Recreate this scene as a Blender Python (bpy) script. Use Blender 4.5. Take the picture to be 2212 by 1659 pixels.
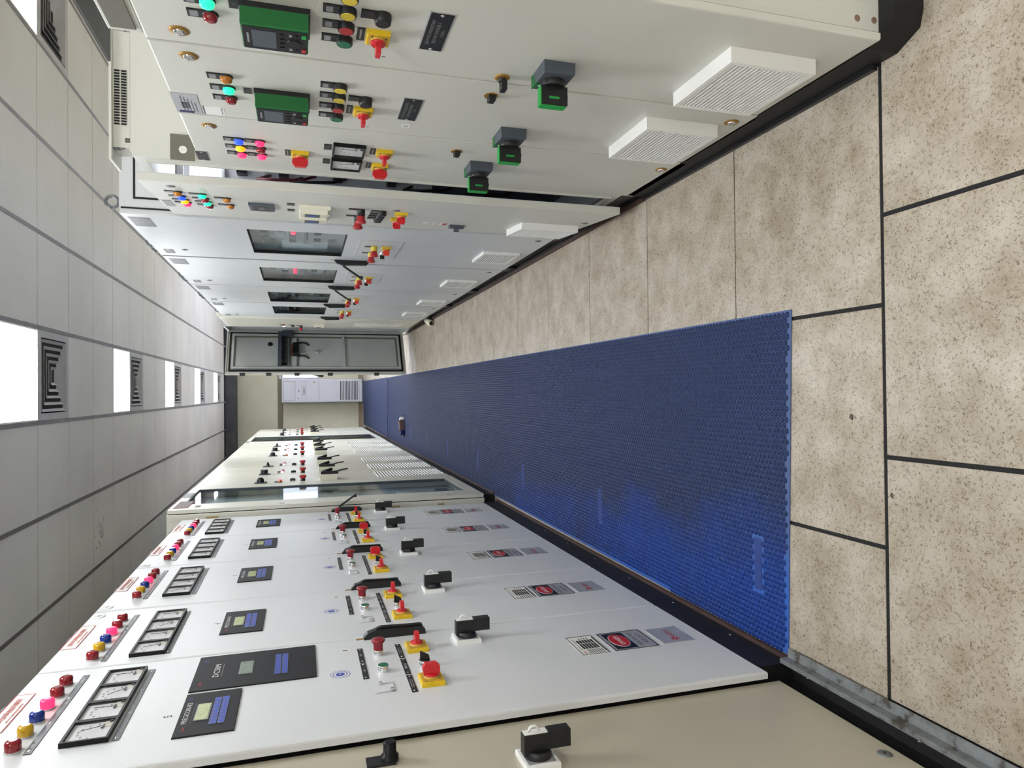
import bpy, math, random
from mathutils import Matrix, Vector
random.seed(7)
D = bpy.data
for o in list(D.objects): D.objects.remove(o, do_unlink=True)
S = bpy.context.scene
COL = S.collection

# ---------------------------------------------------------------- camera (phone held on its side: world up = picture left)
PITCH, YAW, ROLL, FPX = .2965, .0113, -.0065, 1490.
cp, sp, cy, sy = math.cos(PITCH), math.sin(PITCH), math.cos(YAW), math.sin(YAW)
FWD = Vector((sy*cp, cy*cp, -sp)); RGT = Vector((cy, -sy, 0)); UPV = RGT.cross(FWD)
R2 = RGT*math.cos(ROLL)+UPV*math.sin(ROLL); U2 = -RGT*math.sin(ROLL)+UPV*math.cos(ROLL)
cam = D.cameras.new('camera'); camo = D.objects.new('camera', cam); COL.objects.link(camo)
M = Matrix.Identity(4)
for i in range(3):
    M[i][0] = -U2[i]; M[i][1] = R2[i]; M[i][2] = -FWD[i]
M[0][3], M[1][3], M[2][3] = 0, 0, 1.37
camo.matrix_world = M
cam.sensor_fit = 'HORIZONTAL'; cam.sensor_width = 36; cam.lens = FPX*36/2212; cam.clip_start = .02
S.camera = camo
# ---------------------------------------------------------------- daylight outside the far window, exposure
W = D.worlds.new('world'); S.world = W; W.use_nodes = True
W.node_tree.nodes['Background'].inputs[0].default_value = (.80, .86, 1, 1)
W.node_tree.nodes['Background'].inputs[1].default_value = 3.6
S.view_settings.view_transform = 'Standard'; S.view_settings.look = 'None'
S.view_settings.gamma = 1; S.view_settings.use_curve_mapping = False
S.view_settings.exposure = 1.33
LIGHT_STRENGTH = 11.0

# ---------------------------------------------------------------- materials
def lin(c):
    if isinstance(c, str):
        c = [int(c[i:i+2], 16)/255 for i in (0, 2, 4)]
    return tuple(((x+.055)/1.055)**2.4 if x > .04045 else x/12.92 for x in c)
MATS = {}
def newmat(name):
    m = D.materials.new(name); m.use_nodes = True; MATS[name] = m
    nt = m.node_tree; return m, nt, nt.nodes['Principled BSDF'], nt.links
def pm(name, col, rough=.5, metal=0, var=.06, scale=6., bump=0., bscale=200., emit=0., spec=.5, coat=0.):
    m, nt, b, L = newmat(name)
    c = lin(col)
    b.inputs['Roughness'].default_value = rough; b.inputs['Metallic'].default_value = metal
    b.inputs['Specular IOR Level'].default_value = spec
    b.inputs['Coat Weight'].default_value = coat
    g = nt.nodes.new('ShaderNodeNewGeometry')
    n = nt.nodes.new('ShaderNodeTexNoise'); n.inputs['Scale'].default_value = scale; n.inputs['Detail'].default_value = 5
    L.new(g.outputs['Position'], n.inputs['Vector'])
    r = nt.nodes.new('ShaderNodeMapRange'); r.inputs[1].default_value = .3; r.inputs[2].default_value = .7
    r.inputs[3].default_value = 1-var; r.inputs[4].default_value = 1+var*.4
    L.new(n.outputs[0], r.inputs[0])
    mx = nt.nodes.new('ShaderNodeVectorMath'); mx.operation = 'SCALE'; mx.inputs[0].default_value = c
    L.new(r.outputs[0], mx.inputs['Scale']); L.new(mx.outputs[0], b.inputs['Base Color'])
    if bump:
        n2 = nt.nodes.new('ShaderNodeTexNoise'); n2.inputs['Scale'].default_value = bscale; n2.inputs['Detail'].default_value = 2
        L.new(g.outputs['Position'], n2.inputs['Vector'])
        bp = nt.nodes.new('ShaderNodeBump'); bp.inputs['Strength'].default_value = bump; bp.inputs['Distance'].default_value = .002
        L.new(n2.outputs[0], bp.inputs['Height']); L.new(bp.outputs[0], b.inputs['Normal'])
    if emit:
        b.inputs['Emission Color'].default_value = (*c, 1); b.inputs['Emission Strength'].default_value = emit
    return m
pm('grey_paint', 'D0D0C8', .42, var=.05, scale=2.5, bump=.12, bscale=420)
pm('grey_paint_cool', 'CDD1D3', .36, var=.05, scale=2.5, bump=.10, bscale=420)
pm('white_paint', 'DADCDE', .34, var=.03, scale=2., bump=.22, bscale=330)
pm('cream_paint', 'BDB6A4', .40, var=.07, scale=2.2, bump=.10, bscale=380)
pm('ivory_paint', 'D8D6C9', .36, var=.05, scale=2.5, bump=.08, bscale=380)
pm('interior_white', 'D6D8DC', .5)
pm('interior_grey', 'C2C7C6', .5)
pm('slate', '4A525C', .5)
pm('black_plastic', '17181B', .42, var=.15, scale=30)
pm('black_gloss', '0B0C0E', .4, var=.1, spec=.25)
pm('rubber', '0C0C0E', .75)
pm('plinth_black', '0F0F11', .6, var=.3, scale=9)
pm('plinth_olive', '4A4740', .6, var=.25, scale=9)
pm('channel_brown', '47302A', .65, var=.3, scale=12)
pm('label_grey', '5B5E64', .4, var=.2, scale=25)
pm('label_black', '101115', .35)
pm('panel_charcoal', '1C1C20', .55, var=.12, scale=40, spec=.3)
pm('alu', 'C2C4C8', .35, metal=.45, var=.1, scale=20)
pm('chrome', 'E4E4E6', .12, metal=1, var=.03)
pm('steel_dull', '85888B', .45, metal=.6, var=.3, scale=18)
pm('gold', 'A8803A', .45, metal=.4, var=.3, scale=60)
pm('print_white', 'E2E2E2', .6, var=.02)
pm('print_black', '121214', .6, var=.02)
pm('print_red', 'B51E2C', .5, var=.05)
pm('print_blue', '2E49A8', .5, var=.05)
pm('print_dim', '8D8F93', .6)
pm('paper', 'E6E6E2', .6, var=.04, scale=30)
pm('plate_red_dim', '6B1A22', .35, var=.05)
pm('tan_tape', 'B3A173', .7, var=.25, scale=40)
pm('khaki', '6E6C60', .6, var=.1)
pm('meter_face', 'E3E2E4', .45, var=.02)
pm('meter_cap', 'DEDBD0', .5, var=.02)
pm('lcd_green', 'AEBB84', .25, var=.2, scale=60)
pm('lcd_grey', '7C8B7E', .25, var=.15, scale=60)
pm('key_blue', '2546B8', .4, var=.1, scale=60)
pm('lens_red', '8E1220', .16, var=.1, coat=.5)
pm('lens_yellow', 'D2A50E', .16, var=.1, coat=.5)
pm('lens_blue', '12338E', .16, var=.1, coat=.5)
pm('lens_orange', 'BE7415', .18, var=.1, coat=.5)
pm('lit_red', 'FF2A58', .3, emit=.75, var=.02)
pm('lit_green', '22F7A6', .3, emit=.5, var=.02)
pm('lit_blue', '2A50FF', .3, emit=.45, var=.02)
pm('lit_yellow', 'FFB81E', .3, emit=.35, var=.02)
pm('lit_white', 'FFEFFA', .3, emit=1.4, var=.01)
pm('btn_yellow', 'D9C23E', .45, var=.05)
pm('btn_red', 'B4282E', .4, var=.05)
pm('btn_green', '14694A', .4, var=.05)
pm('estop_red', '8A1526', .3, var=.05)
pm('switch_yellow', 'E7C21A', .4, var=.12, scale=50)
pm('switch_yellow_face', 'C9A53C', .45, var=.15, scale=50)
pm('switch_red', 'D1202A', .28, var=.04)
pm('orange_red', 'E0442A', .3, var=.04)
pm('drive_green', '10672E', .45, var=.05)
pm('drive_green_bright', '1EA046', .4, var=.05)
pm('ivory_plastic', 'E2DFCB', .4, var=.04)
pm('filter_white', 'EDEDEA', .5, var=.03)
pm('ac_white', 'C4C5CF', .4, var=.03)
pm('groove', '50535A', .6)
pm('ceil_runner', '86858A', .55, var=.2, scale=8)
pm('ceil_runner_shade', '6E6C70', .55, var=.2, scale=8)
pm('ceil_void', '2A292B', .9)
pm('diffuser_white', 'B9B8BC', .5, var=.1, scale=9)
pm('concrete_dark', '56565A', .85, var=.35, scale=5, bump=.4, bscale=30)
pm('wall_band', '7D7765', .8, var=.15, scale=5)
pm('window_frame', 'C9CDD8', .5)
pm('tool_brown', '5A4444', .5)
pm('tool_pink', 'A87C80', .5)
pm('tool_blue', '10185A', .3)
pm('cable_black', '0D0D0F', .5)
pm('cable_red', '6E1E2C', .5)
pm('cable_white', 'C9C9C4', .5)
pm('copper', '9A5A3A', .4, metal=.5)
pm('dark_sheet', '3B3A38', .6)
pm('mat_bar', '1A3A86', .6, var=.2)
pm('rust', '8E7360', .8, var=.3, scale=80)
pm('skirting_brown', '93826F', .7, var=.2)
pm('filter_cloth_shade', '3C3C3B', .9)  # filter cloth coloured dark to paint the shade between the slats
pm('red_strip', 'B9665E', .6, var=.2)

m, nt, b, L = newmat('lamp_panel')
b.inputs['Base Color'].default_value = (.9, .9, .9, 1)
b.inputs['Emission Color'].default_value = (.955, .98, 1, 1); b.inputs['Emission Strength'].default_value = LIGHT_STRENGTH
m, nt, b, L = newmat('tube_light')
b.inputs['Emission Color'].default_value = (.93, .93, 1, 1); b.inputs['Emission Strength'].default_value = 9

def glassmat(name, tint, refl):
    m = D.materials.new(name); m.use_nodes = True; MATS[name] = m
    nt = m.node_tree; nt.nodes.clear(); L = nt.links
    out = nt.nodes.new('ShaderNodeOutputMaterial')
    tr = nt.nodes.new('ShaderNodeBsdfTransparent'); tr.inputs[0].default_value = (*tint, 1)
    gl = nt.nodes.new('ShaderNodeBsdfGlossy'); gl.inputs['Roughness'].default_value = .04
    lw = nt.nodes.new('ShaderNodeLayerWeight'); lw.inputs[0].default_value = .5
    pw = nt.nodes.new('ShaderNodeMath'); pw.operation = 'POWER'; pw.inputs[1].default_value = 5
    L.new(lw.outputs['Facing'], pw.inputs[0])
    fr = nt.nodes.new('ShaderNodeMath'); fr.operation = 'MULTIPLY_ADD'; fr.inputs[1].default_value = refl; fr.inputs[2].default_value = .03
    L.new(pw.outputs[0], fr.inputs[0])
    mx = nt.nodes.new('ShaderNodeMixShader')
    L.new(fr.outputs[0], mx.inputs[0]); L.new(tr.outputs[0], mx.inputs[1]); L.new(gl.outputs[0], mx.inputs[2]); L.new(mx.outputs[0], out.inputs[0])
glassmat('glass', (.84, .88, .89), .2)
glassmat('glass_thin', (.97, .97, .97), .35)

def N(nt, t, **kw):
    n = nt.nodes.new(t)
    for k, v in kw.items():
        if isinstance(k, str) and k.startswith('i_'): n.inputs[k[2:].replace('_', ' ')].default_value = v
        else: setattr(n, k, v)
    return n
def ramp(nt, src, stops):
    r = nt.nodes.new('ShaderNodeValToRGB'); e = r.color_ramp.elements
    while len(e) > 1: e.remove(e[-1])
    e[0].position = stops[0][0]; e[0].color = stops[0][1]
    for p, c in stops[1:]:
        x = e.new(p); x.color = c
    nt.links.new(src, r.inputs[0]); return r
def mixc(nt, fac, a, b):
    x = nt.nodes.new('ShaderNodeMix'); x.data_type = 'RGBA'
    for s, v in ((0, fac), (6, a), (7, b)):
        if hasattr(v, 'default_value'): nt.links.new(v, x.inputs[s])
        else: x.inputs[s].default_value = v
    return x.outputs[2]
def g1(v): return (v, v, v, 1)
# floor tile laminate: beige with short dark flecks and cloudy wear
m, nt, b, L = newmat('floor_laminate')
geo = N(nt, 'ShaderNodeNewGeometry'); oi = N(nt, 'ShaderNodeObjectInfo')
va = N(nt, 'ShaderNodeVectorMath', operation='ADD'); L.new(geo.outputs['Position'], va.inputs[0])
vs = N(nt, 'ShaderNodeVectorMath', operation='SCALE'); vs.inputs[0].default_value = (7, 3, 5); L.new(oi.outputs['Random'], vs.inputs['Scale']); L.new(vs.outputs[0], va.inputs[1])
cloud = N(nt, 'ShaderNodeTexNoise', i_Scale=7.5, i_Detail=7., i_Roughness=.68); L.new(va.outputs[0], cloud.inputs['Vector'])
base = ramp(nt, cloud.outputs[0], [(.33, (*lin('9C8F7C'), 1)), (.5, (*lin('AFA494'), 1)), (.66, (*lin('C0B7A9'), 1))])
fl = N(nt, 'ShaderNodeTexNoise', i_Scale=104., i_Detail=2., i_Roughness=.5, i_Distortion=.5); L.new(va.outputs[0], fl.inputs['Vector'])
band = ramp(nt, fl.outputs[0], [(.462, g1(0)), (.480, g1(1)), (.504, g1(1)), (.522, g1(0))])
msk = N(nt, 'ShaderNodeTexNoise', i_Scale=110., i_Detail=1.); L.new(va.outputs[0], msk.inputs['Vector'])
mk = ramp(nt, msk.outputs[0], [(.45, g1(0)), (.50, g1(1))])
mul = N(nt, 'ShaderNodeMath', operation='MULTIPLY'); L.new(band.outputs[0], mul.inputs[0]); L.new(mk.outputs[0], mul.inputs[1])
den = ramp(nt, cloud.outputs[0], [(.35, g1(1)), (.65, g1(.7))])
mul2 = N(nt, 'ShaderNodeMath', operation='MULTIPLY'); L.new(mul.outputs[0], mul2.inputs[0]); L.new(den.outputs[0], mul2.inputs[1])
L.new(mixc(nt, mul2.outputs[0], base.outputs[0], (*lin('67553F'), 1)), b.inputs['Base Color'])
rr = ramp(nt, cloud.outputs[0], [(.3, g1(.5)), (.7, g1(.36))]); L.new(rr.outputs[0], b.inputs['Roughness'])
# ceiling tile
m, nt, b, L = newmat('ceiling_tile')
geo = N(nt, 'ShaderNodeNewGeometry')
n1 = N(nt, 'ShaderNodeTexNoise', i_Scale=160., i_Detail=2.); L.new(geo.outputs['Position'], n1.inputs['Vector'])
n2 = N(nt, 'ShaderNodeTexNoise', i_Scale=1.3, i_Detail=4.); L.new(geo.outputs['Position'], n2.inputs['Vector'])
c1 = ramp(nt, n2.outputs[0], [(.3, (*lin('D8D6D5'), 1)), (.7, (*lin('E4E3E2'), 1))])
sp_ = ramp(nt, n1.outputs[0], [(.28, g1(1)), (.34, g1(0))])
L.new(mixc(nt, sp_.outputs[0], c1.outputs[0], (*lin('8F8B86'), 1)), b.inputs['Base Color']); b.inputs['Roughness'].default_value = .85
# painted plaster with cracks low down
m, nt, b, L = newmat('plaster')
geo = N(nt, 'ShaderNodeNewGeometry')
n2 = N(nt, 'ShaderNodeTexNoise', i_Scale=1.6, i_Detail=5.); L.new(geo.outputs['Position'], n2.inputs['Vector'])
c1 = ramp(nt, n2.outputs[0], [(.3, (*lin('C6C2AC'), 1)), (.7, (*lin('D6D2BE'), 1))])
n3 = N(nt, 'ShaderNodeTexNoise', i_Scale=5., i_Detail=4., i_Distortion=.8); L.new(geo.outputs['Position'], n3.inputs['Vector'])
cr = ramp(nt, n3.outputs[0], [(.492, g1(0)), (.5, g1(1)), (.508, g1(0))])
n4 = N(nt, 'ShaderNodeTexNoise', i_Scale=9., i_Detail=2.); L.new(geo.outputs['Position'], n4.inputs['Vector'])
ck = ramp(nt, n4.outputs[0], [(.54, g1(0)), (.6, g1(1))])
sx = N(nt, 'ShaderNodeSeparateXYZ'); L.new(geo.outputs['Position'], sx.inputs[0])
zr = N(nt, 'ShaderNodeMapRange'); zr.inputs[1].default_value = 1.35; zr.inputs[2].default_value = .9; L.new(sx.outputs[2], zr.inputs[0])
mu = N(nt, 'ShaderNodeMath', operation='MULTIPLY'); L.new(cr.outputs[0], mu.inputs[0]); L.new(ck.outputs[0], mu.inputs[1])
mu2 = N(nt, 'ShaderNodeMath', operation='MULTIPLY'); L.new(mu.outputs[0], mu2.inputs[0]); L.new(zr.outputs[0], mu2.inputs[1])
L.new(mixc(nt, mu2.outputs[0], c1.outputs[0], (*lin('6E6852'), 1)), b.inputs['Base Color']); b.inputs['Roughness'].default_value = .7
# rubber mat: dusty trodden strip down the middle, cleaner blue at the sides
def matmat(name, clean, dusty, rough):
    m, nt, b, L = newmat(name)
    geo = N(nt, 'ShaderNodeNewGeometry'); sx = N(nt, 'ShaderNodeSeparateXYZ'); L.new(geo.outputs['Position'], sx.inputs[0])
    n = N(nt, 'ShaderNodeTexNoise', i_Scale=1.7, i_Detail=5., i_Roughness=.6); L.new(geo.outputs['Position'], n.inputs['Vector'])
    mr = N(nt, 'ShaderNodeMapRange'); mr.inputs[1].default_value = -.62; mr.inputs[2].default_value = -.15; L.new(sx.outputs[0], mr.inputs[0])
    my = N(nt, 'ShaderNodeMapRange'); my.inputs[1].default_value = 1.7; my.inputs[2].default_value = 6.; my.inputs[3].default_value = -.35; my.inputs[4].default_value = .4; L.new(sx.outputs[1], my.inputs[0])
    a1 = N(nt, 'ShaderNodeMath', operation='ADD'); L.new(mr.outputs[0], a1.inputs[0]); L.new(my.outputs[0], a1.inputs[1])
    a2 = N(nt, 'ShaderNodeMath', operation='MULTIPLY_ADD'); a2.inputs[1].default_value = 1.5; L.new(n.outputs[0], a2.inputs[0]); L.new(a1.outputs[0], a2.inputs[2])
    f = ramp(nt, a2.outputs[0], [(.45, g1(0)), (1., g1(1))])
    L.new(mixc(nt, f.outputs[0], (*lin(clean), 1), (*lin(dusty), 1)), b.inputs['Base Color']); b.inputs['Roughness'].default_value = rough; b.inputs['Specular IOR Level'].default_value = .22
matmat('mat_stud', '0E3482', '1D2C54', .5)
matmat('mat_groove', '3460B4', '50638F', .65)
matmat('mat_plain', '162C68', '27345A', .6)
# galvanised strip with patchy bloom
m, nt, b, L = newmat('galvanised')
geo = N(nt, 'ShaderNodeNewGeometry'); n = N(nt, 'ShaderNodeTexNoise', i_Scale=30., i_Detail=4.); L.new(geo.outputs['Position'], n.inputs['Vector'])
r = ramp(nt, n.outputs[0], [(.36, (*lin('57524C'), 1)), (.44, (*lin('7F8284'), 1)), (.7, (*lin('92979A'), 1))]); L.new(r.outputs[0], b.inputs['Base Color'])
b.inputs['Metallic'].default_value = .5; b.inputs['Roughness'].default_value = .5

# ---------------------------------------------------------------- mesh builder; every device is drawn in a panel frame: u = reading direction, v = up, n = out of the panel
TXT = {}
def textgeo(s):
    if s not in TXT:
        cu = D.curves.new('t', 'FONT'); cu.body = s; cu.resolution_u = 2
        o = D.objects.new('t', cu); COL.objects.link(o)
        me = D.meshes.new_from_object(o.evaluated_get(bpy.context.evaluated_depsgraph_get()))
        vs = [tuple(v.co[:2]) for v in me.vertices]; fs = [tuple(p.vertices) for p in me.polygons]
        D.objects.remove(o); D.curves.remove(cu); D.meshes.remove(me)
        TXT[s] = (vs, fs)
    return TXT[s]
class MB:
    def __init__(s): s.v = []; s.f = []; s.m = []; s.s = []; s.mats = []
    def mi(s, n):
        if n not in s.mats: s.mats.append(n)
        return s.mats.index(n)
    def add(s, vs, fs, mat, smooth=False):
        o = len(s.v); s.v += [tuple(x) for x in vs]; i = s.mi(mat)
        for f in fs: s.f.append(tuple(o+k for k in f)); s.m.append(i); s.s.append(smooth)
        return s
    def box(s, u0, u1, v0, v1, n0, n1, mat, c=0):
        if c:
            vs = [(u0, v0, n0), (u1, v0, n0), (u1, v1, n0), (u0, v1, n0), (u0, v0, n1-c), (u1, v0, n1-c), (u1, v1, n1-c), (u0, v1, n1-c)]
            k = c*.29
            vs += [(u0+k, v0+k, n1-k), (u1-k, v0+k, n1-k), (u1-k, v1-k, n1-k), (u0+k, v1-k, n1-k), (u0+c, v0+c, n1), (u1-c, v0+c, n1), (u1-c, v1-c, n1), (u0+c, v1-c, n1)]
            fs = [(3, 2, 1, 0), (12, 13, 14, 15)]
            for r in (0, 4, 8):
                for i in range(4): j = (i+1) % 4; fs.append((r+i, r+j, r+4+j, r+4+i))
            return s.add(vs, fs, mat)
        vs = [(u, v, n) for n in (n0, n1) for v in (v0, v1) for u in (u0, u1)]
        return s.add(vs, [(0, 2, 3, 1), (4, 5, 7, 6), (0, 1, 5, 4), (2, 6, 7, 3), (0, 4, 6, 2), (1, 3, 7, 5)], mat)
    def prism(s, pts, a, b, mat, ax='n'):
        k = len(pts)
        P = {'n': lambda p, t: (p[0], p[1], t), 'u': lambda p, t: (t, p[0], p[1]), 'v': lambda p, t: (p[0], t, p[1])}[ax]
        vs = [P(p, a) for p in pts]+[P(p, b) for p in pts]
        fs = [tuple(range(k-1, -1, -1)), tuple(range(k, 2*k))]+[(i, (i+1) % k, k+(i+1) % k, k+i) for i in range(k)]
        return s.add(vs, fs, mat)
    def lathe(s, cu, cv, prof, mat, seg=20, smooth=True):
        vs = []; fs = []
        for r, n in prof:
            for i in range(seg): a = 2*math.pi*i/seg; vs.append((cu+r*math.cos(a), cv+r*math.sin(a), n))
        for k in range(len(prof)-1):
            for i in range(seg): j = (i+1) % seg; fs.append((k*seg+i, k*seg+j, (k+1)*seg+j, (k+1)*seg+i))
        s.add(vs, fs, mat, smooth); o = len(s.v)-len(vs)
        s.f.append(tuple(o+(len(prof)-1)*seg+i for i in range(seg))); s.m.append(s.mi(mat)); s.s.append(False)
        return s
    def cyl(s, cu, cv, n0, n1, r, mat, seg=20, ch=0):
        p = [(r, n0), (r, n1-ch), (r-ch, n1)] if ch else [(r, n0), (r, n1)]
        return s.lathe(cu, cv, p, mat, seg, True)
    def ell(s, cu, cv, n0, n1, ru, rv, mat, seg=28):
        vs = [(cu+ru*math.cos(2*math.pi*i/seg), cv+rv*math.sin(2*math.pi*i/seg), n) for n in (n0, n1) for i in range(seg)]
        return s.add(vs, [tuple(range(seg, 2*seg))]+[(i, (i+1) % seg, seg+(i+1) % seg, seg+i) for i in range(seg)], mat)
    def ring(s, cu, cv, r0, r1, n, mat, a0=0, a1=2*math.pi, seg=28, asp=1.):
        vs = []; fs = []
        for i in range(seg+1):
            a = a0+(a1-a0)*i/seg; c, q = math.cos(a), math.sin(a)
            vs += [(cu+r0*c*asp, cv+r0*q, n), (cu+r1*c*asp, cv+r1*q, n)]
        for i in range(seg): fs.append((2*i, 2*i+1, 2*i+3, 2*i+2))
        return s.add(vs, fs, mat)
    def frame(s, o, i, n0, n1, mat):
        (a, b, c, d), (e, f, g, h) = o, i
        for x in ((a, e, c, d), (f, b, c, d), (e, f, c, g), (e, f, h, d)): s.box(x[0], x[1], x[2], x[3], n0, n1, mat)
        return s
    def tube(s, path, r, mat, seg=8):
        path = [Vector(p) for p in path]; vs = []; fs = []
        for k, p in enumerate(path):
            t = (path[min(k+1, len(path)-1)]-path[max(k-1, 0)]).normalized()
            a = t.cross(Vector((0, 0, 1)) if abs(t.z) < .9 else Vector((1, 0, 0))).normalized(); bb = t.cross(a)
            for i in range(seg): q = 2*math.pi*i/seg; vs.append(p+a*r*math.cos(q)+bb*r*math.sin(q))
        for k in range(len(path)-1):
            for i in range(seg): j = (i+1) % seg; fs.append((k*seg+i, k*seg+j, (k+1)*seg+j, (k+1)*seg+i))
        fs += [tuple(range(seg-1, -1, -1)), tuple(range((len(path)-1)*seg, len(path)*seg))]
        return s.add(vs, fs, mat, True)
    def quad(s, u0, u1, v0, v1, n, mat): return s.add([(u0, v0, n), (u1, v0, n), (u1, v1, n), (u0, v1, n)], [(0, 1, 2, 3)], mat)
    def text(s, t, u, v, n, h, mat, w=None, bold=1):
        vs, fs = textgeo(t)
        if not vs: return s
        x0, x1 = min(p[0] for p in vs), max(p[0] for p in vs); y0, y1 = min(p[1] for p in vs), max(p[1] for p in vs)
        k = h/(y1-y0); kx = (w/(x1-x0)) if w else k
        return s.add([(u+(p[0]-(x0+x1)/2)*kx, v+(p[1]-(y0+y1)/2)*k, n) for p in vs], fs, mat)
    def mesh(s, name):
        me = D.meshes.new(name); me.from_pydata(s.v, [], s.f)
        for x in s.mats: me.materials.append(MATS[x])
        me.polygons.foreach_set('material_index', s.m); me.polygons.foreach_set('use_smooth', s.s); me.update()
        return me
    def merge(s, o):
        for f, mi, sm in zip(o.f, o.m, o.s): pass
        k = len(s.v); s.v += o.v
        for f, mi, sm in zip(o.f, o.m, o.s): s.f.append(tuple(k+x for x in f)); s.m.append(s.mi(o.mats[mi])); s.s.append(sm)
        return s
def ob(name, me, parent=None, loc=(0, 0, 0), rot=None):
    if isinstance(me, MB): me = me.mesh(name)
    o = D.objects.new(name, me); COL.objects.link(o); o.location = loc
    if rot: o.rotation_euler = rot
    if parent is not None: o.parent = parent
    return o
def tag(o, label, cat, group=None):
    o['label'] = label; o['category'] = cat
    if group: o['group'] = group
    return o
def struct(o): o['kind'] = 'structure'; return o
def stuff(o): o['kind'] = 'stuff'; return o
CACHE = {}
def comp(key, fn, parent, loc, flat=False, rot=None):
    """place a device: fn() gives [(name, MB), ...]; the first is the part, the others its sub-parts; flat joins them"""
    k = (key, flat)
    if k not in CACHE:
        ps = fn()
        if flat:
            a = ps[0][1]
            for q in ps[1:]: a.merge(q[1])
            ps = ps[:1]
        CACHE[k] = [(n, b.mesh(n)) for n, b in ps]
    ps = CACHE[k]
    o = ob(ps[0][0], ps[0][1], parent, loc, rot)
    for n, me in ps[1:]: ob(n, me, o)
    return o
class Panel:
    """a cabinet: an Empty on the floor at its front corner; local x = reading direction, y = up, z = out into the aisle"""
    def __init__(s, name, label, cat, side, X, Y0, group=None):
        s.side, s.Y0 = side, Y0
        o = D.objects.new(name, None); COL.objects.link(o); s.o = o
        o.empty_display_size = .1
        if side == 'L': o.matrix_world = Matrix(((0, 0, 1, X), (1, 0, 0, Y0), (0, 1, 0, 0), (0, 0, 0, 1)))
        else: o.matrix_world = Matrix(((0, 0, -1, X), (-1, 0, 0, Y0), (0, 1, 0, 0), (0, 0, 0, 1)))
        tag(o, label, cat, group)
    def u(s, Y): return (Y-s.Y0) if s.side == 'L' else (s.Y0-Y)
    def at(s, Y, Z, n=0): return (s.u(Y), Z, n)
    def rect(s, Ya, Yb): a, b = s.u(Ya), s.u(Yb); return (min(a, b), max(a, b))
# ================================================================ THE ROOM
XL, XR, YB, YF, ZC = -3.2, 3.6, -6.0, 16.55, 2.90
def wbox(name, x0, x1, y0, y1, z0, z1, mat, parent=None):
    return ob(name, MB().box(x0, x1, y0, y1, z0, z1, mat), parent)
floor = struct(wbox('floor', XL, XR, YB, YF, -.06, -.0022, 'rubber'))
# raised-floor tiles, each its own piece
tmesh = {}
def tile(x0, x1, y0, y1, parent):
    k = (round(x1-x0, 4), round(y1-y0, 4))
    if k not in tmesh:
        w, d = k
        tmesh[k] = MB().box(0, w, 0, d, -.02, 0, 'floor_laminate', c=.0012).mesh('floor_tile')
    ob('floor_tile', tmesh[k], parent, (x0, y0, 0))
ylines = [1.354+.6*k for k in range(-4, 27)]
for i in range(len(ylines)-1):
    y0, y1 = ylines[i], ylines[i+1]
    near = y1 < 1.4
    g0 = .0055 if abs(y0-1.354) < .01 or near else .0022
    g1_ = .0055 if abs(y1-1.354) < .01 or near else .0022
    xs = [.425+.595*k for k in range(-3, 4)] if near else [.204+.597*k for k in range(-2, 2)]
    gx = .0055 if i < 5 else .0022
    if y1 > YF: y1 = YF
    if y1-y0 < .05: continue
    for a, b_ in zip(xs[:-1], xs[1:]):
        tile(a+gx, b_-gx, y0+g0, y1-g1_, floor)
floor_mid = [struct(wbox('floor', XL, -1.0, 1.36, YF, -.0022, -.0005, 'floor_laminate', None)), struct(wbox('floor', XL, XR, YB, -1.05, -.0022, -.0005, 'floor_laminate', None)), struct(wbox('floor', .81, XR, 1.36, YF, -.0022, -.0005, 'floor_laminate', None))]
# walls
wall_back = struct(wbox('wall_back', XL, .36, YF, YF+.15, -.06, ZC, 'plaster'))
ob('wall_panel', MB().box(.36, 1.05, YF, YF+.15, -.06, 1.0, 'plaster').box(.36, 1.05, YF, YF+.15, 1.83, ZC, 'plaster').box(1.05, XR, YF, YF+.15, -.06, ZC, 'plaster'), wall_back)
ob('lintel_band', MB().box(XL, XR, YF-.03, YF, 1.775, 1.885, 'wall_band'), wall_back)
ob('skirting', MB().box(XL, XR, YF-.015, YF, 0, .09, 'skirting_brown'), wall_back)
w1 = struct(ob('window_1', MB().frame((.34, 1.07, .98, 1.85), (.37, 1.04, 1.02, 1.81), 0, .05, 'window_frame').box(.69, .72, 1.02, 1.81, .005, .045, 'window_frame'), None, (0, YF, 0), (math.pi/2, 0, 0)))
ob('pane', MB().box(.37, 1.04, 1.02, 1.81, .02, .026, 'glass_thin'), w1)
struct(wbox('wall_left', XL-.15, XL, YB, YF+.15, -.06, ZC, 'plaster'))
wr = struct(wbox('wall_right', XR, XR+.15, YB, 10.2, -.06, ZC, 'plaster'))
ob('wall_panel', MB().box(XR, XR+.15, 13.6, YF+.15, -.06, ZC, 'plaster').box(XR, XR+.15, 10.2, 13.6, -.06, .35, 'plaster').box(XR, XR+.15, 10.2, 13.6, 2.4, ZC, 'plaster'), wr)
w2 = struct(ob('window_unseen', MB().box(XR, XR+.06, 10.2, 10.25, .35, 2.4, 'window_frame').box(XR, XR+.06, 13.55, 13.6, .35, 2.4, 'window_frame').box(XR, XR+.06, 11.87, 11.93, .35, 2.4, 'window_frame').box(XR, XR+.06, 10.25, 13.55, .35, .4, 'window_frame').box(XR, XR+.06, 10.25, 13.55, 2.35, 2.4, 'window_frame')))  # unseen window, guessed and added to bring daylight to the far end
for ya, yb in ((10.25, 11.87), (11.93, 13.55)): ob('pane', MB().box(XR+.028, XR+.032, ya, yb, .4, 2.35, 'glass_thin'), w2)
struct(wbox('wall_front', XL, XR, YB-.15, YB, -.06, ZC, 'plaster'))
struct(ob('trim_2', MB().box(XL, XR, 15.82, YF, 2.735, ZC+.02, 'concrete_dark')))
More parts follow.
